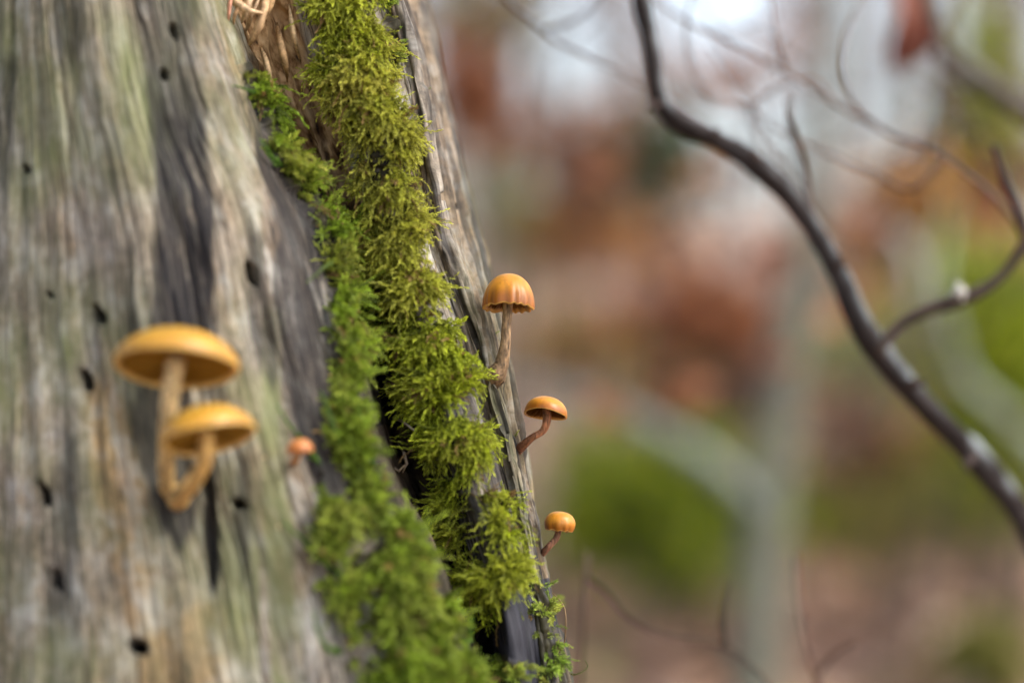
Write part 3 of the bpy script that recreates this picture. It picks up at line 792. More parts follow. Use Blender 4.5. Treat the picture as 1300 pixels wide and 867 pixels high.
OR = [(0.5470, 0.2652, 0.0249), (0.4973, 0.2072, 0.0132), (0.3149, 0.0995, 0.0049), (0.5304, 0.2901, 0.0663), (0.1823, 0.0622, 0.0041)]
YL = [(0.5076, 0.3078, 0.0540), (0.4860, 0.2646, 0.0324), (0.4536, 0.2214, 0.0216), (0.6048, 0.4104, 0.1296), (.46, .25, .032)]
b1, _ = surf(222, 628); b1 = b1 - Vector((0, .0, 0))
mushroom('largest orange mushroom with a wide flat cap and straight pale stem on the grey face', P(223, 465, .4270), .0130, .0076,
         (math.radians(-21), math.radians(0)), .3,
         [b1 + Vector((-.0006, .002, 0)), P(212, 615, .4430), P(212, 560, .4330), P(216, 505, .4280)], [.0022, .0019, .00185, .0019],
         'flat', cols_=YL, stem_cols=[(.36, .24, .09), (.52, .38, .19)], seed=1, warp=.03, under=.36, in_roll=.10, ngill=60)
b2, _ = surf(226, 636)
mushroom('second largest orange mushroom with a tilted cap and hooked stem just below the largest', P(264, 556, .4250), .0100, .0068,
         (math.radians(-19), math.radians(-14)), 1.1,
         [b2 + Vector((.0004, .002, 0)), P(226, 633, .4380), P(246, 610, .4300), P(260, 582, .4260)], [.0020, .0021, .0018, .0016],
         'flat', cols_=YL, stem_cols=[(.40, .25, .09), (.50, .30, .09)], seed=2, warp=.05, under=.36, in_roll=.10, ngill=50)
b3, _ = surf(629, 484)
mushroom('orange mushroom with a fluted domed cap on a tall brown stem at the right edge', P(645.5, 389, .4960), .0062, .0080,
         (math.radians(-11), math.radians(1)), 0,
         [P(625, 486, .5030), P(628, 478, .4965), P(637, 462, .4955), P(641.5, 435, .4955), P(643, 412, .4960)], [.0016, .0026, .00175, .00125, .00115],
         'dome', flute=15, fl_amp=.030, cols_=OR, stem_cols=[(.085, .052, .032), (.27, .175, .085)], seed=3, under=.45, warp=.02, ngill=44)
mushroom('small orange mushroom with a tilted cap showing gills, second down on the right edge', P(692.5, 526, .4970), .0052, .0043,
         (math.radians(-17), math.radians(9)), .6,
         [P(655, 574, .5060), P(662, 567, .5000), P(676, 555, .4970), P(689, 547, .4970), P(694, 535, .4970)], [.0012, .00115, .00085, .00085, .0010],
         'dome', cols_=OR, stem_cols=[(.14, .065, .04), (.27, .11, .045)], seed=4, warp=.07, under=.55, in_roll=.07, ngill=40)
mushroom('smallest mushroom on the right edge, a round brown spotted cap near the foot', P(710, 672, .4990), .0038, .0044,
         (math.radians(-7), math.radians(6)), .2,
         [P(680, 713, .5060), P(686, 705, .5010), P(696, 694, .4990), P(706, 683, .4990)], [.0011, .0009, .00075, .00075],
         'bell', flute=9, fl_amp=.03, cols_=OR, stem_cols=[(.16, .08, .055), (.25, .12, .065)], seed=5, warp=.04, under=.3, ngill=30)
b6, _ = surf(371, 600)
mushroom('tiny blurred pink orange mushroom between the grey face and the lower moss', P(381, 574, .441), .0029, .0030,
         (math.radians(-6), math.radians(-6)), .2,
         [b6 + Vector((0, .001, 0)), P(371, 594, .452), P(376, 582, .448)], [.0009, .0008, .0008],
         'dome', cols_=[(.50, .24, .11), (.46, .18, .05), (.38, .12, .02), (.42, .17, .05), (.25, .08, .015)], stem_cols=[(.30, .15, .06), (.4, .2, .08)], seed=6, under=.3, ngill=24)

# ------------------------------------------------------------------ bits lodged on the stump
def blade(pts, w, col, name, label=None, cat=None, parent=None, mat='splinter', thick=.3):
    """a flat tapering fibre with thickness"""
    pc = crom([list(p) for p in pts], 14); T = np.gradient(pc, axis=0); T /= np.linalg.norm(T, axis=1)[:, None]
    sd = np.cross(T, [0.2, 1, .1]); sd /= np.linalg.norm(sd, axis=1)[:, None]; up = np.cross(sd, T)
    t = np.linspace(0, 1, 14); ww = w * (np.sin(np.clip(t * .9 + .08, 0, 1) * math.pi) ** .5)[:, None] * (1 + .25 * vnoise(t * 9, t * 0 + w * 9000))[:, None]
    ring = np.stack([pc + sd * ww, pc + up * ww * thick, pc - sd * ww, pc - up * ww * thick], 1)
    V = ring.reshape(-1, 3); i, j = np.meshgrid(np.arange(13), np.arange(4), indexing='ij'); j2 = (j + 1) % 4
    F = [np.stack([i * 4 + j, i * 4 + j2, (i + 1) * 4 + j2, (i + 1) * 4 + j], -1).reshape(-1, 4), np.array([(3, 2, 1, 0), (52, 53, 54, 55)])]
    o = mesh_np(name, V, F, M[mat], parent, col=np.tile(np.array(col, float), (len(V), 1)))
    if label: tag(o, label, cat)
    return o
TANC = (.55, .36, .19)
for pts, w, cl in [
    ([on(296, -12), P(300, 4, .4860), P(318, 14, .4820), P(334, 17, .4840)], .0010, (.60, .42, .25)),
    ([on(334, -20), P(336, 5, .4860), P(330, 30, .4840), P(316, 58, .4880)], .0013, (.50, .33, .18)),
    ([on(322, -30), P(318, -6, .486), P(312, 16, .4850), P(306, 30, .4900)], .0008, (.62, .45, .28)),
    ([on(350, -20), P(344, 2, .4880), P(338, 18, .4870), P(326, 34, .4890)], .0009, (.40, .25, .12)),
    ([on(300, -30), P(294, -8, .484), P(291, 12, .4830), P(290, 27, .4840)], .0007, (.62, .30, .20)),
    ([on(312, 40), P(318, 22, .4880), P(324, 8, .4870), P(330, -6, .488)], .0007, (.56, .40, .25)),
    ([on(306, -10), P(304, 8, .4850), P(298, 20, .4840), P(296, 34, .4870)], .0006, (.46, .29, .15)),
    ([on(330, 60), P(338, 80, .490), P(343, 104, .491), on(350, 130)], .0007, (.58, .40, .22)),
    ([on(352, 30), P(356, 56, .489), P(362, 82, .490), on(366, 104)], .0008, (.50, .32, .16)),
    ([on(346, 110), P(356, 134, .493), P(364, 158, .494), on(376, 186)], .0006, (.54, .36, .18)),
    ([on(366, 6), P(370, 30, .488), P(374, 52, .489), on(380, 80)], .0006, (.60, .43, .24)),
    ([on(392, 200), P(402, 222, .497), P(412, 240, .498), on(424, 262)], .0006, (.42, .26, .12)),
    ([on(484, 487), P(496, 489, .4940), P(508, 491, .4920), P(520, 492, .4940)], .0011, (.20, .13, .075)),
    ([on(505, 560), P(512, 574, .4920), P(516, 588, .4900), P(511, 600, .4910)], .0007, (.42, .33, .24)),
    ([on(484, 594), P(496, 592, .4920), P(508, 598, .4900), P(514, 590, .4900)], .0006, (.36, .27, .18)),
    ([on(498, 530), P(512, 536, .4900), P(524, 545, .4880), P(533, 552, .4880)], .0005, (.44, .38, .28))]:
    blade(pts, w, cl, 'splinter', parent=stump)
blade([on(414, 480, .001), P(424, 475, .466), P(436, 473, .466), on(450, 478, .001)], .0006, (.74, .52, .24), 'wood_chip', 'small pale tan chip lying on the moss left of the dark hollow', 'wood chip', mat='straw')
blade([on(404, 695, .002), P(425, 684, .4490), P(445, 678, .4490), P(474, 670, .4570)], .0006, (.60, .50, .16), 'grass_stalk', 'dry yellow stalk lying across the lower moss cushion', 'grass stalk', mat='straw')
blade([on(500, 690, .003), P(520, 720, .4610), P(532, 745, .4610), P(545, 780, .4640)], .0004, (.60, .52, .25), 'grass_stalk', 'thin dry stalk hanging down the lower moss cushion', 'grass stalk', mat='straw')
blade([P(500, 738, .4610), P(507, 745, .4580), P(514, 752, .4580), P(520, 758, .4610)], .0009, (.70, .62, .12), 'fallen_leaflet', 'tiny yellow leaflet caught in the lower moss cushion', 'leaf', mat='straw')
blade([on(334, 580, .0008), P(342, 610, .4530), P(348, 640, .4510), on(352, 672, .0008)], .0004, (.72, .55, .30), 'pine_needle', 'thin straw coloured needle lying on the grey wood right of the orange mushrooms', 'needle', mat='straw')
blade([on(712, 745, .001), P(716, 770, .4965), P(718, 800, .4970), on(715, 830, .0005)], .00018, (.36, .24, .13), 'pine_needle', 'thin brown needle running down the right edge at the foot', 'needle', mat='straw')
# white mould where the tall mushroom leaves the wood
bag = Bag(); rng = np.random.default_rng(5)
for _ in range(26):
    p = P(618 + rng.normal(0, 1.4), 476 + rng.normal(0, 4), .4975); d = Vector(rng.normal(0, 1, 3)); d.normalize()
    V, F, t = tube([p, p + d * .0005, p + d * .0008 + Vector((.0002, 0, .0003))], [.00018, .00012, .00006], 5, 5); bag.add(V, F, (.72, .76, .86))
tag(bag.build('mould_tuft', M['straw']), 'white mould tuft on the wood at the base of the tallest brown stem', 'mould', None, 'stuff')

# ------------------------------------------------------------------ saplings and branches in the middle distance
def branch_mesh(name, pts, rad, col, parent=None, n=60, seg=12, bump=.16, seed=0, mat='twigbark', lich_light=None):
    V, F, t = tube(pts, rad, n, seg, bump, seed, 60)
    C = np.tile(np.array(col, float), (len(V), 1))
    if lich_light is not None:   # pale lichen patches and light painted along the upper right side
        m = sstep(.05, .3, fbm(V[:, 0] * 40 + V[:, 1] * 30, V[:, 2] * 40, seed + 5, 3) + .25)[:, None]
        nz = np.zeros((len(V), 1)); cen = crom(np.array([list(p) for p in pts]), n); cc = np.concatenate([np.repeat(cen, seg, 0), cen[:1], cen[-1:]])
        side = ((V - cc) / (np.linalg.norm(V - cc, axis=1)[:, None] + 1e-9))
        m = m * sstep(.02, .22, fbm(V[:, 0] * 120, V[:, 2] * 120 + V[:, 1] * 60, seed + 8, 3) + .24)[:, None] * sstep(.15, .75, side[:, 2:3] * .8 + side[:, 0:1] * .6)
        C = C * (1 - m) + np.array(lich_light) * m
    return mesh_np(name, V, F, M[mat], parent, col=C)

D1 = .605
root = empty('leaning_sapling', (P(1560, 1500, D1 + .04).x, D1 + .1, 0))
tag(root, 'dark bent bare sapling stem with pale lichen and light painted along its upper side, slanting across the right of the view', 'sapling')
g0 = Vector((P(1580, 2900, D1 + .1).x, D1 + .1, -.02))
branch_mesh('stem', [g0, P(1540, 1700, D1 + .06), P(1420, 900, D1 + .06), P(1300, 665, D1 + .04), P(1235, 580, D1 + .027), P(1150, 490, D1 + .010), P(1095, 415, D1), P(1060, 340, D1), P(1010, 258, D1),
                     P(960, 208, D1), P(905, 175, D1), P(862, 155, D1), P(838, 128, D1), P(828, 60, D1), P(815, -5, D1), P(800, -120, D1), P(770, -320, D1)],
            [.0075, .006, .0046, .0038, .0042, .0034, .0036, .0030, .0028, .0033, .0027, .0034, .0029, .0024, .0028, .0020, .0012], (.026, .020, .019), root, 260, 16, .34, 3, lich_light=(.20, .225, .235))
branch_mesh('side_twig', [P(1112, 448, D1), P(1140, 415, D1), P(1180, 392, D1), P(1225, 378, D1), P(1268, 352, D1), P(1305, 305, D1), P(1380, 200, D1 + .02), P(1440, 60, D1 + .05)],
            [.0022, .0017, .0020, .0023, .0015, .0017, .0012, .0007], (.050, .036, .028), root, 70, 10, .2, 4)
branch_mesh('side_twig', [P(1304, 306, D1), P(1292, 262, D1), P(1275, 225, D1), P(1262, 185, D1)], [.0018, .0016, .0014, .0011], (.045, .03, .025), root, 30, 8, .2, 5)
for (a, b, dx, dy, rr) in [(1060, 342, 10, -14, .0016), (962, 210, -4, -20, .0018), (1152, 490, 22, -6, .0017), (838, 130, -14, 8, .0015), (1236, 578, -12, 16, .0016), (905, 176, 8, -14, .0014)]:
    branch_mesh('bud', [P(a, b, D1 - .001), P(a + dx * .5, b + dy * .5, D1 - .003), P(a + dx, b + dy, D1 - .004)], [rr, rr * .9, rr * .3], (.05, .035, .03), root, 8, 8, .3, int(a))
# pale lichen knob on the side twig
bag = Bag(); V, F, t = tube([P(1212, 375, D1 - .001), P(1218, 371, D1 - .003), P(1224, 370, D1 - .002)], [.0014, .0022, .0010], 14, 14, .9, 8, 700); bag.add(V, F, (.42, .40, .36))
bag.build('lichen_knob', M['bark'], root)
branch_mesh('side_twig', [P(1028, 285, D1), P(1026, 245, D1), P(1014, 190, D1), P(1001, 150, D1), P(1002, 120, D1 + .01)], [.0013, .0010, .0013, .0009, .0005], (.07, .05, .04), root, 30, 8, .2, 6)

D2 = .86
root = empty('bare_sapling', (P(1900, 1500, D2).x, D2 + .1, 0))
tag(root, 'blurred grey branch entering at the upper right with one withered brown leaf', 'sapling')
branch_mesh('stem', [Vector((P(1900, 1500, D2).x, D2 + .1, -.02)), P(1700, 1100, D2 + .06), P(1480, 420, D2 + .03), P(1380, 200, D2), P(1300, 140, D2), P(1240, 98, D2), P(1195, 55, D2), P(1180, -10, D2), P(1160, -160, D2)],
            [.012, .009, .0062, .0052, .0044, .0046, .0036, .0030, .0015], (.075, .058, .045), root, 80, 12, .15, 9, 'bark', lich_light=(.19, .19, .16))
def curled_leaf(name, cen, L, W, col, rot, parent=None, seed=0, curl=1.6):
    n, m = 14, 9; u, v = np.meshgrid(np.linspace(0, 1, n), np.linspace(-1, 1, m), indexing='ij')
    w = W * np.sin(np.clip(u * .96 + .02, 0, 1) * math.pi) ** .8 * (1 + .07 * np.sin(u * 40))
    a = v * curl; x = w * np.sin(a) / curl * 1.2; z = w * (1 - np.cos(a)) / curl * .9 + L * .25 * np.sin(u * 4 + seed) * .5 + .04 * L * np.sin(v * 9 + u * 5)
    y = (u - .5) * L
    V = np.stack([x, y, z], -1).reshape(-1, 3) @ np.array(Matrix.Rotation(rot[2], 3, 'Z') @ Matrix.Rotation(rot[1], 3, 'Y') @ Matrix.Rotation(rot[0], 3, 'X')).T + np.array(cen)
    i, j = np.meshgrid(np.arange(n - 1), np.arange(m - 1), indexing='ij')
    F = np.stack([i * m + j, i * m + j + 1, (i + 1) * m + j + 1, (i + 1) * m + j], -1).reshape(-1, 4)
    C = np.array(col) * (1 + .3 * fbm(u * 5, v * 3, seed, 3))[..., None]
    return mesh_np(name, V, F, M['leaf'], parent, col=C.reshape(-1, 3))
curled_leaf('leaf', P(1150, 4, D2), .034, .018, (.40, .17, .12), (1.3, .2, 1.2), root, 3)
curled_leaf('leaf', P(1148, 50, D2), .028, .014, (.17, .055, .035), (1.5, .3, .3), root, 5)

# grey sapling trunk and limb well behind the stump
D3 = 2.3
root = empty('grey_sapling', (P(955, 1600, D3).x, D3, 0))
tag(root, 'blurred pale grey young trunk rising behind the bent sapling, with a limb to the left', 'sapling')
branch_mesh('trunk', [Vector((P(950, 1500, D3).x, D3, -.02)), P(955, 1000, D3), P(962, 840, D3), P(968, 720, D3), P(976, 640, D3), P(986, 560, D3), P(1002, 440, D3), P(1016, 340, D3), P(1034, 200, D3), P(1055, 60, D3), P(1065, -100, D3), P(1080, -500, D3)],
            [.030, .028, .025, .024, .023, .021, .020, .019, .017, .015, .012, .006], (.15, .16, .12), root, 60, 14, .1, 11, 'bark', lich_light=(.24, .26, .20))
branch_mesh('limb', [P(968, 660, D3), P(930, 612, D3 - .05), P(880, 575, D3 - .08), P(820, 540, D3 - .1), P(760, 518, D3 - .1), P(700, 495, D3 - .08), P(600, 470, D3)],
            [.013, .013, .012, .011, .009, .006, .004], (.16, .19, .16), root, 40, 12, .1, 12, 'bark', lich_light=(.30, .34, .31))
branch_mesh('twig', [P(1040, 215, D3), P(1080, 262, D3 - .25), P(1130, 295, D3 - .35), P(1158, 330, D3 - .38), P(1160, 400, D3 - .38), P(1152, 470, D3 - .35)],
            [.008, .0075, .0075, .0068, .0055, .003], (.30, .26, .23), root, 40, 8, .15, 13, 'bark', lich_light=(.50, .48, .44))
branch_mesh('twig', [P(988, 560, D3), P(1060, 560, D3), P(1100, 500, D3 - .05), P(1150, 440, D3 - .1), P(1210, 380, D3 - .1)],
            [.008, .007, .007, .006, .003], (.14, .11, .08), root, 30, 8, .15, 14, 'bark')
D4 = 1.7
root = empty('lichen_sapling', (P(1420, 1700, D4).x, D4, 0))
tag(root, 'blurred pale lichen covered limb drooping in front of the green bush at right', 'sapling')
branch_mesh('stem', [Vector((P(1420, 1700, D4).x, D4, -.02)), P(1400, 1000, D4), P(1380, 700, D4), P(1330, 590, D4), P(1270, 525, D4), P(1222, 480, D4), P(1205, 420, D4), P(1190, 370, D4), P(1205, 250, D4 + .1)],
            [.016, .014, .011, .009, .008, .007, .006, .004, .002], (.20, .23, .15), root, 50, 10, .15, 15, 'bark', lich_light=(.30, .36, .28))

# fine bare twigs
def twig_thing(label, runs, base, col=(.10, .065, .05), r0=.0011, name='bare_twig', mat='twigbark'):
    root = empty(name, base); tag(root, label, 'twig')
    for q, (pts, D) in enumerate(runs):
        pp = [P(a, b, D + .01 * math.sin(k * 1.7 + q)) for k, (a, b) in enumerate(pts)]
        branch_mesh('shoot', pp, np.linspace(r0, r0 * .45, len(pp)) * (1 if q == 0 else .7), col, root, 12 + 6 * len(pp), 6, .2, q + 20, mat)
def gb(px, D): v = P(px, 1500, D); return Vector((v.x, v.y, 0))
twig_thing('thin brown twig curving low behind the foot of the stump', [
    ([(700, 1900), (720, 1300), (735, 900), (742, 760), (746, 700)], .61),
    ([(741, 730), (770, 752), (800, 785), (850, 808), (915, 818), (960, 850), (1000, 900)], .61), ([(920, 818), (918, 780), (925, 740)], .61)], gb(700, .61), r0=.0011, col=(.06,.035,.025))
twig_thing('thin brown twig standing low between the grey trunk and the right corner', [
    ([(1100, 2200), (1075, 1300), (1050, 920), (1030, 840), (1014, 770), (1010, 700)], .63), ([(1036, 860), (1060, 830), (1085, 815)], .63)], gb(1100, .66), r0=.0014, col=(.12, .07, .05))
bag_runs = [
    ([(1500, 1900), (1400, 700), (1300, 300), (1200, 200), (1130, 170), (1060, 130), (1000, 95), (940, 60), (860, 20), (800, -30)], .63),
    ([(1130, 170), (1090, 140), (1068, 90), (1075, 40), (1100, -10)], .63), ([(1060, 130), (1030, 100), (990, 110), (950, 135), (905, 130), (870, 105)], .64),
    ([(1000, 95), (985, 50), (975, -10)], .63), ([(1200, 200), (1160, 240), (1110, 220), (1040, 190), (980, 160), (940, 120), (900, 60)], .63),
    ([(950, 135), (960, 170), (1000, 215), (1040, 270), (1090, 320)], .64), ([(905, 130), (880, 90), (872, 40), (880, -10)], .64)]
twig_thing('tangle of fine bare twigs in the bright gap above the bent stem', bag_runs, gb(1500, .63), col=(.13, .085, .07), r0=.0010)
twig_thing('fine bare twig crossing the pale gap right of the stump top', [
    ([(590, -300), (620, -40), (690, 40), (740, 70), (800, 98), (860, 130)], .63), ([(690, 40), (740, 20), (780, -30)], .63)], P(590, -300, .66), col=(.12, .09, .08), r0=.0010)

def twig_spray(label, start, D, heading, seed, reach=260, r0=.0009, col=(.085, .055, .045), leafy=0):
    rng = np.random.default_rng(seed); runs = []; tips = []
    def grow(p, h, L_, dep, lvl):
        pts = [p]; n_ = 5
        for q in range(n_):
            h += rng.normal(0, .28); p = (p[0] + math.cos(h) * L_ / n_, p[1] - math.sin(h) * L_ / n_); pts.append(p)
        runs.append((pts, dep, lvl)); tips.append((p, dep))
        if lvl < 3:
            for k in range(3 if lvl < 2 else 2):
                q = pts[1 + int(rng.integers(0, n_))]; grow(q, h + rng.choice([-1, 1]) * rng.uniform(.4, 1.1), L_ * rng.uniform(.45, .75), dep + rng.normal(0, .02), lvl + 1)
    grow(start, heading, reach, D, 0)
    root = empty('bare_twig', P(start[0], start[1], D)); tag(root, label, 'twig', 'fine twigs hanging in from beyond the view')
    for pts, dep, lvl in runs:
        r = r0 * D / .7 * .72 ** lvl
        V, F, t = tube([P(a, b, dep + .006 * math.sin(a)) for a, b in pts], np.linspace(r, r * .6, len(pts)), 14, 5, .2, seed, 60)
        mesh_np('branchlet', V, F, M['twigbark'], root, col=np.tile(np.array(col), (len(V), 1)))
    for k in range(leafy):
        (a, b), dep = tips[int(rng.integers(0, len(tips)))]
        curled_leaf('leaf', P(a, b + 6, dep), .032, .015, [(.36, .15, .07), (.28, .10, .05), (.40, .22, .10)][k % 3], tuple(rng.uniform(0, 3, 3)), root, k)
twig_spray('spray of fine twigs hanging down across the bright gap from above', (880, -60), .78, -1.2, 31, 260)
twig_spray('spray of fine twigs crossing behind the upper right branch', (1230, -40), .95, -2.2, 32, 330)
twig_spray('spray of fine twigs over the pale gap beside the stump top', (700, -80), 1.0, -1.0, 33, 260)
twig_spray('leafy twig spray in the far upper right corner', (1360, 120), 1.3, 2.9, 34, 240, leafy=5)
twig_spray('twig spray with a few brown leaves below the bright gap', (1120, 120), 1.5, -2.8, 35, 280, leafy=6)
twig_spray('low twig spray with brown leaves right of the grey trunk', (1340, 560), 1.5, 3.0, 36, 260, leafy=6)
twig_spray('thin twig spray right of the tallest mushroom', (760, 60), 1.4, -1.3, 37, 300, leafy=4)

# ------------------------------------------------------------------ woodland behind
OPEN = [(908, -2, 80, 74, 1.0), (705, 45, 66, 75, .95), (985, 165, 95, 75, .8), (955, 250, 55, 60, .7), (1175, 150, 70, 95, .75), (600, 235, 40, 60, .55),
        (650, 0, 60, 20, .5), (1085, 90, 40, 70, .4)]
def thin_out(cen):
    """probability that a far leaf stands here: the wood has open places towards the sky"""
    x, y, z = cen[:, 0], cen[:, 1], cen[:, 2]
    a = 650 + x / (K * y); b = 433.5 - (z - CZ) / (K * y); k = np.ones(len(x))
    for (u, v, ru, rv, s_) in OPEN:
        k *= 1 - s_ * (1 - sstep(.75, 1.15, np.sqrt(((a - u) / ru) ** 2 + ((b - v) / rv) ** 2)))
    return k
rngB = np.random.default_rng(77)
def leaves(cen, rad, n, size, pal_, rng, thin=False):
    """n leaf blades (two folded triangles each) in a clumpy ellipsoid"""
    nc = max(3, n // 45)
    cc = rng.normal(0, .58, (nc, 3)); cc = cc / np.maximum(1, np.linalg.norm(cc, axis=1))[:, None]
    p = cc[rng.integers(0, nc, n)] + rng.normal(0, .30, (n, 3))
    p = p * np.array(rad) + np.array(cen)
    if cen[1] > 5.6 or thin: p = p[rng.random(len(p)) < thin_out(p)]; n = len(p)
    if n == 0: return np.zeros((0, 3)), np.zeros((0, 3), int), np.zeros((0, 3))
    d = rng.normal(0, 1, (n, 3)); d[:, 2] -= .25; d /= np.linalg.norm(d, axis=1)[:, None]
    s_ = np.cross(d, rng.normal(0, 1, (n, 3))); s_ /= np.linalg.norm(s_, axis=1)[:, None]; up = np.cross(s_, d)
    l = size * rng.uniform(.6, 1.3, (n, 1)); w = l * .3
    V = np.stack([p, p + d * l * .5 + s_ * w + up * w * .3, p + d * l, p + d * l * .5 - s_ * w + up * w * .3], 1)
    F = (np.arange(n) * 4)[:, None, None] + np.array([(0, 1, 2), (0, 2, 3)])[None]
    pa = np.array(pal_); C = pa[rng.integers(0, len(pa), n)] * rng.uniform(.7, 1.3, (n, 1))
    return V.reshape(-1, 3), F.reshape(-1, 3), np.repeat(C, 4, 0)
RUST = [(.34, .125, .05), (.27, .09, .038), (.40, .18, .08), (.17, .065, .035)]
TANL = [(.52, .28, .09), (.46, .21, .05), (.55, .33, .13), (.34, .16, .06)]
PINK = [(.29, .175, .12), (.23, .13, .09), (.37, .25, .18), (.16, .095, .065)]
VGRN = [(.22, .29, .012), (.30, .38, .015), (.15, .22, .015), (.38, .40, .02)]
DGRN = [(.05, .09, .02), (.07, .12, .02), (.04, .07, .02)]
OLIV = [(.24, .23, .05), (.18, .19, .04), (.32, .27, .08), (.14, .16, .03)]
SAGE = [(.28, .32, .20), (.22, .27, .15), (.34, .36, .24)]

def plant(name, label, cat, px, py_, D, hw, hh, n, size, pal_, group=None, nst=3, depth=.6, stem_col=(.07, .05, .04), stem_r=.006, part='foliage'):
    cen = P(px, py_, D); rx = hw * K * D; rz = hh * K * D
    base = Vector((cen.x + rngB.uniform(-.1, .1), cen.y, 0)); base.z = float(gz(base.x, base.y)) - .01
    root = empty(name, base); tag(root, label, cat, group)
    bag = Bag(); bag.add(*leaves(cen, (rx, rx * depth, rz), int(n * 1.25), size * .78, pal_, rngB))
    tag(bag.build(part, M['leaf'], root, smooth=False), None, None, None, 'stuff')
    for k in range(nst):
        e = Vector((cen.x + rngB.uniform(-.6, .6) * rx, cen.y + rngB.uniform(-.4, .4) * rx, cen.z + rngB.uniform(-.1, .7) * rz))
        b = base + Vector((rngB.uniform(-.05, .05), rngB.uniform(-.05, .05), 0)); m = b.lerp(e, .5) + Vector((rngB.uniform(-.05, .05), 0, .05))
        branch_mesh('stem', [b, m, e], [stem_r, stem_r * .7, stem_r * .2], stem_col, root, 14, 6, .1, k, 'bark')
    return root
GRP = 'leafy plants blurred behind the stump'
plant('beech_sapling', 'rust leaved young beech in the centre behind the tallest mushroom', 'sapling', 885, 392, 4.6, 105, 42, 900, .055, RUST, GRP)
plant('beech_sapling', 'rust leaved young beech high up beside the stump top', 'sapling', 602, 120, 4.0, 40, 62, 330, .055, RUST, GRP)
plant('beech_sapling', 'reddish brown young beech just left of the bent dark stem', 'sapling', 735, 205, 5.0, 85, 60, 620, .055, RUST + PINK, GRP)
plant('beech_sapling', 'golden tan young beech level with the stump edge', 'sapling', 765, 300, 5.2, 80, 48, 620, .055, TANL, GRP)
plant('beech_sapling', 'golden young beech at the right below the withered leaf', 'sapling', 1180, 285, 3.6, 95, 60, 620, .05, TANL + [(.60, .36, .06)], GRP)
plant('beech_sapling', 'pink brown young beech around the bright sky gap', 'sapling', 960, 85, 6.5, 95, 45, 420, .05, PINK + RUST, GRP)
plant('beech_sapling', 'brown leaved young beech near the right edge halfway up', 'sapling', 1262, 232, 4.4, 50, 46, 260, .05, RUST + TANL, GRP)
plant('beech_sapling', 'brown leaved young beech behind the grey trunk', 'sapling', 955, 470, 4.8, 50, 70, 420, .055, PINK, GRP)
plant('beech_sapling', 'brown leaved young beech low behind the bent stem', 'sapling', 1095, 555, 4.4, 70, 60, 520, .055, PINK + RUST, GRP)
plant('beech_sapling', 'small rust leaved beech among the dark green firs', 'sapling', 862, 497, 4.0, 32, 26, 120, .05, RUST, GRP)
plant('young_fir', 'dark green young fir under the bend of the dark stem', 'fir', 835, 205, 4.8, 48, 60, 900, .04, DGRN, GRP)
plant('young_fir', 'dark green young fir behind the grey limb', 'fir', 868, 475, 5.2, 60, 85, 1200, .04, DGRN + OLIV, GRP)
plant('low_bush', 'bright green low bush left of the grey trunk', 'bush', 848, 648, 4.0, 125, 88, 1700, .045, VGRN + VGRN + DGRN, GRP, nst=4)
plant('low_bush', 'yellow green low bush beside the lowest mushroom', 'bush', 752, 628, 4.3, 55, 66, 900, .04, VGRN + OLIV, GRP, nst=4)
plant('low_bush', 'vivid green bush at the right edge', 'bush', 1262, 435, 3.4, 95, 118, 2300, .04, VGRN, GRP, nst=4)
plant('low_bush', 'olive green low growth right of the grey trunk', 'bush', 1115, 655, 4.4, 130, 52, 1500, .045, OLIV, GRP, nst=4)
plant('low_bush', 'olive green tuft at the lower right corner', 'bush', 1262, 840, 3.2, 60, 36, 500, .04, OLIV, GRP)
plant('low_bush', 'mossy green growth right of the lower end of the bent stem', 'bush', 1240, 610, 4.4, 90, 60, 900, .045, OLIV + VGRN, GRP)
plant('low_bush', 'muted green bush behind the grey trunk at mid height', 'bush', 1085, 470, 5.4, 75, 55, 900, .05, SAGE + OLIV, GRP)
plant('low_bush', 'olive growth below the golden young beech at the stump edge', 'bush', 740, 440, 5.6, 90, 42, 800, .05, OLIV + TANL, GRP)
plant('low_bush', 'yellow green bush right of the side twig at the edge of the view', 'bush', 1300, 560, 3.8, 70, 90, 900, .04, VGRN + OLIV, GRP)
plant('beech_sapling', 'rust leaved young beech hidden behind the stump', 'sapling', 430, 250, 4.6, 110, 90, 700, .055, RUST, GRP)
plant('beech_sapling', 'golden young beech hidden behind the middle of the stump', 'sapling', 300, 400, 5.0, 130, 70, 700, .055, TANL, GRP)
plant('low_bush', 'green low bush hidden behind the foot of the stump', 'bush', 480, 600, 4.2, 120, 80, 1400, .04, VGRN + OLIV, GRP)
plant('low_bush', 'olive low bush hidden behind the left part of the stump', 'bush', 180, 620, 4.4, 130, 70, 1200, .04, OLIV, GRP)
plant('young_birch', 'yellow green young tree beneath the upper right branch', 'tree', 1250, 150, 4.4, 60, 105, 900, .045, VGRN + OLIV, GRP)
plant('young_birch', 'sage green young tree beside the edge of the stump', 'tree', 655, 290, 5.5, 50, 66, 520, .05, SAGE + OLIV, GRP)
plant('young_birch', 'olive young tree at the top beside the stump', 'tree', 610, 15, 5.0, 62, 46, 420, .05, OLIV + PINK, GRP)
plant('young_birch', 'pale tan young tree behind the hillside twigs', 'tree', 1110, 300, 7.0, 90, 90, 420, .05, PINK + TANL, GRP)

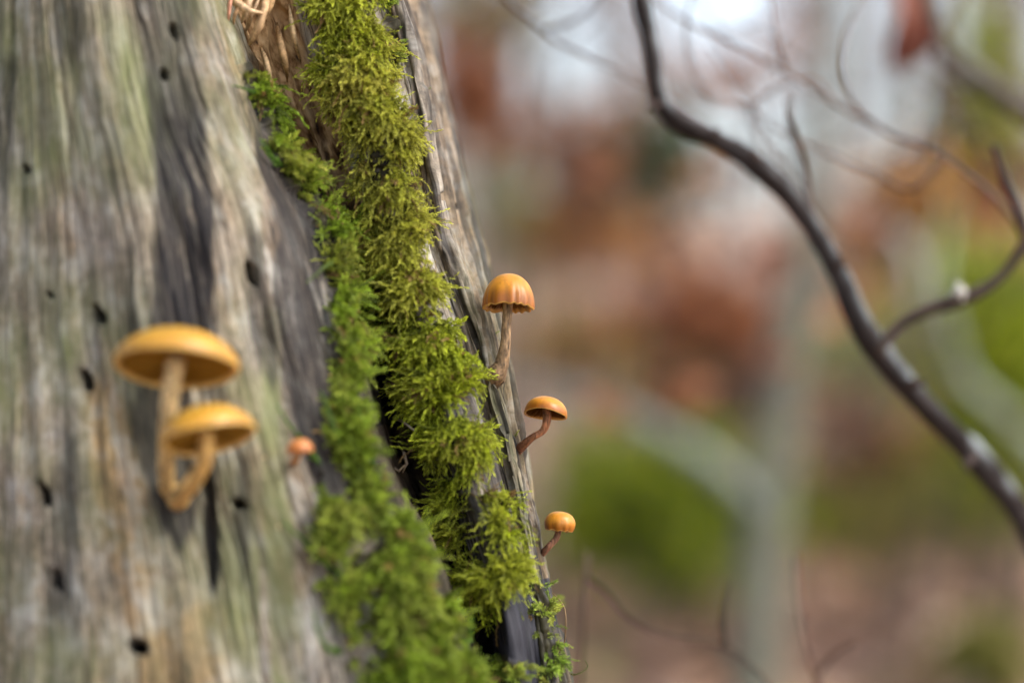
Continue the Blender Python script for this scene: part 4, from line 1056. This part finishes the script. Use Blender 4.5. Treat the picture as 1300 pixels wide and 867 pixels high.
# forest trees on the slope: trunk with root flare, limbs, sparse autumn crown
def tree(px, D, dia, label, col, lean_=0.0, crown=None, nl=300, name='forest_tree', group='trees on the slope behind'):
    b = P(px, 433, D); z0 = float(gz(b.x, D)) - .05; root = empty(name, (b.x, D, z0)); tag(root, label, 'tree', group)
    H = rngB.uniform(9, 14); rng = rngB
    pts = [Vector((b.x, D, z0)), Vector((b.x, D, z0 + .4)), Vector((b.x + lean_ * .3, D, z0 + H * .3)), Vector((b.x + lean_ * .6, D, z0 + H * .6)), Vector((b.x + lean_, D, z0 + H))]
    r = dia * .30
    branch_mesh('trunk', pts, [r * 1.5, r, r * .85, r * .6, r * .1], col, root, 40, 12, .08, int(px), 'bark', lich_light=tuple(min(1, q * 1.3) for q in col))
    for k in range(5):
        z = z0 + rng.uniform(1.2, 5.5); a = rng.uniform(0, 6.28); L_ = rng.uniform(.8, 2.2)
        s_ = Vector((b.x + lean_ * (z - z0) / H, D, z)); e = s_ + Vector((math.cos(a) * L_, math.sin(a) * L_, rng.uniform(-.1, .9)))
        m = s_.lerp(e, .5) + Vector((0, 0, rng.uniform(-.1, .2)))
        lim = branch_mesh('limb', [s_, m, e], [r * .22, r * .12, .003], col, root, 12, 6, .1, k, 'bark')
    bag = Bag(); n0 = nl
    for k in range(8):
        z = z0 + rng.uniform(1.2, 8.5); a = rng.uniform(0, 6.28); q = rng.uniform(.3, 1.6)
        bag.add(*leaves((b.x + math.cos(a) * q, D + math.sin(a) * q, z), (.8, .8, .4), n0 // 8, .075, crown or PINK, rng))
    tag(bag.build('crown', M['leaf'], root, smooth=False), None, None, None, 'stuff')
GREYB = (.12, .115, .095); BRB = (.085, .060, .048); PALE = (.17, .16, .15)
for px, D, dia, lb, cl, ln, cr in [
    (640, 9, .20, 'brown forest tree just right of the stump top', BRB, .3, RUST),
    (705, 17, .30, 'grey forest tree behind the reddish young beech', GREYB, -.4, PINK),
    (790, 12, .22, 'brown forest tree left of the bent dark stem', BRB, .2, TANL),
    (1050, 10, .24, 'brown forest tree right of the bright sky gap', BRB, .15, PINK),
    (1110, 20, .34, 'grey forest tree between the sky gap and the withered leaf', GREYB, .5, PINK),
    (1235, 9, .26, 'olive barked forest tree under the upper right branch', (.19, .18, .09), -.1, OLIV),
    (1290, 7, .24, 'dark brown forest tree at the right edge', BRB, .1, RUST),
    (1170, 26, .40, 'pale forest tree far up the slope at right', PALE, .2, PINK),
    (842, 22, .30, 'grey forest tree far up the slope behind the bend of the stem', PALE, .1, PINK),
    (745, 34, .42, 'far grey forest tree near the centre', GREYB, .3, PINK),
    (610, 24, .34, 'far grey forest tree beside the stump', GREYB, .2, PINK),
    (560, 14, .3, 'forest tree mostly hidden behind the stump top', GREYB, .2, RUST),
    (1380, 12, .3, 'forest tree beyond the right edge', GREYB, .2, RUST),
    (400, 18, .34, 'forest tree hidden behind the stump', GREYB, .2, PINK),
    (-100, 15, .34, 'forest tree hidden far left behind the stump', BRB, .2, RUST),
    (1500, 18, .32, 'forest tree farther beyond the right edge', BRB, .2, PINK)]:
    tree(px, D, dia, lb, cl, ln, cr)
# unseen trees added so that their crowns shade the stump
for (x, y, dia, lb) in [(-2.6, -1.6, .30, 'unseen beech added behind the camera on the left for shade'), (2.4, -2.6, .34, 'unseen beech added behind the camera on the right for shade'),
                        (-3.4, 2.2, .28, 'beech added for shade left of the stump outside the view'), (3.3, 1.4, .26, 'beech added for shade right of the bent sapling outside the view'),
                        (.3, -4.6, .36, 'unseen beech added farther behind the camera for shade')]:
    z0 = float(gz(x, y)) - .05; root = empty('shade_beech', (x, y, z0)); tag(root, lb, 'tree', 'unseen beeches added around the camera for shade')
    r = dia / 2; ln = rngB.uniform(-.4, .4)
    branch_mesh('trunk', [(x, y, z0), (x, y, z0 + .4), (x + ln * .3, y, z0 + 3.5), (x + ln, y, z0 + 11)], [r * 1.5, r, r * .8, r * .1], GREYB, root, 40, 12, .08, int(x * 10) + 40, 'bark', lich_light=(.3, .32, .28))
    bag = Bag()
    for k in range(10):
        a = rngB.uniform(0, 6.28); q = rngB.uniform(.4, 2.6); z = z0 + rngB.uniform(3.6, 8)
        e = Vector((x + math.cos(a) * q, y + math.sin(a) * q, z))
        branch_mesh('limb', [Vector((x + ln * .3, y, z - 1.0)), Vector((x, y, z)).lerp(e, .5), e], [r * .3, r * .2, .01], GREYB, root, 12, 6, .1, k, 'bark')
        bag.add(*leaves(e, (1.5, 1.5, .5), 260, .17, PINK + OLIV, rngB))
    tag(bag.build('crown', M['leaf'], root, smooth=False), None, None, None, 'stuff')
# distant wood as one mass
bag = Bag()
for k in range(110):
    D = rngB.uniform(45, 120); x = rngB.uniform(-.45, .45) * D
    if abs(650 + x / (K * D) - 908) < 55: x += .05 * D
    x = x; z0 = float(gz(x, D)); r = rngB.uniform(.05, .12); H = rngB.uniform(10, 18)
    V, F, t = tube([(x, D, z0 - .2), (x + rngB.uniform(-.5, .5), D, z0 + H * .5), (x + rngB.uniform(-1, 1), D, z0 + H)], [r, r * .8, r * .2], 5, 5); bag.add(V, F, (.09, .07, .065))
for k in range(520):
    D = rngB.uniform(40, 110); x = rngB.uniform(-.3, .34) * D; z = CZ + D * rngB.uniform(.03, .21)
    V, F, C = leaves((x, D, z), (D * .022, 2.5, D * .018), 42, D * .0042, PINK + [(.22, .20, .13), (.30, .27, .25)], rngB); bag.add(V, F, C)
tag(bag.build('distant_wood', M['leaf'], None, smooth=False), 'far brown wood on the skyline of the slope', 'wood', None, 'stuff')

# fallen leaves over the floor
n = 26000
D_ = 1.2 + 16 * rngB.random(n) ** 1.5; X_ = (rngB.random(n) - .5) * 1.1 * D_ + rngB.normal(0, .3, n)
Z_ = gz(X_, D_) + .012
d = np.stack([rngB.normal(0, 1, n), rngB.normal(0, 1, n), rngB.normal(0, .35, n)], 1); d /= np.linalg.norm(d, axis=1)[:, None]
s_ = np.cross(d, np.stack([rngB.normal(0, .45, n), rngB.normal(0, .45, n), np.ones(n)], 1)); s_ /= np.linalg.norm(s_, axis=1)[:, None]; up = np.cross(s_, d)
l = rngB.uniform(.045, .10, (n, 1)); w = l * .33; p = np.stack([X_, D_, Z_], 1)
V = np.stack([p, p + d * l * .5 + s_ * w + up * w * .5, p + d * l, p + d * l * .5 - s_ * w + up * w * .5], 1).reshape(-1, 3)
F = ((np.arange(n) * 4)[:, None, None] + np.array([(0, 1, 2), (0, 2, 3)])[None]).reshape(-1, 3)
pa = np.array(PINK + PINK + [(.40, .22, .12), (.26, .16, .11), (.46, .38, .32), (.20, .17, .07)])
C = pa[rngB.integers(0, len(pa), n)] * rngB.uniform(.7, 1.35, (n, 1))
tag(mesh_np('leaf_litter', V, F, M['litter'], None, col=np.repeat(C, 4, 0), smooth=False), 'pinkish brown fallen beech leaves covering the forest floor', 'fallen leaves', None, 'stuff')
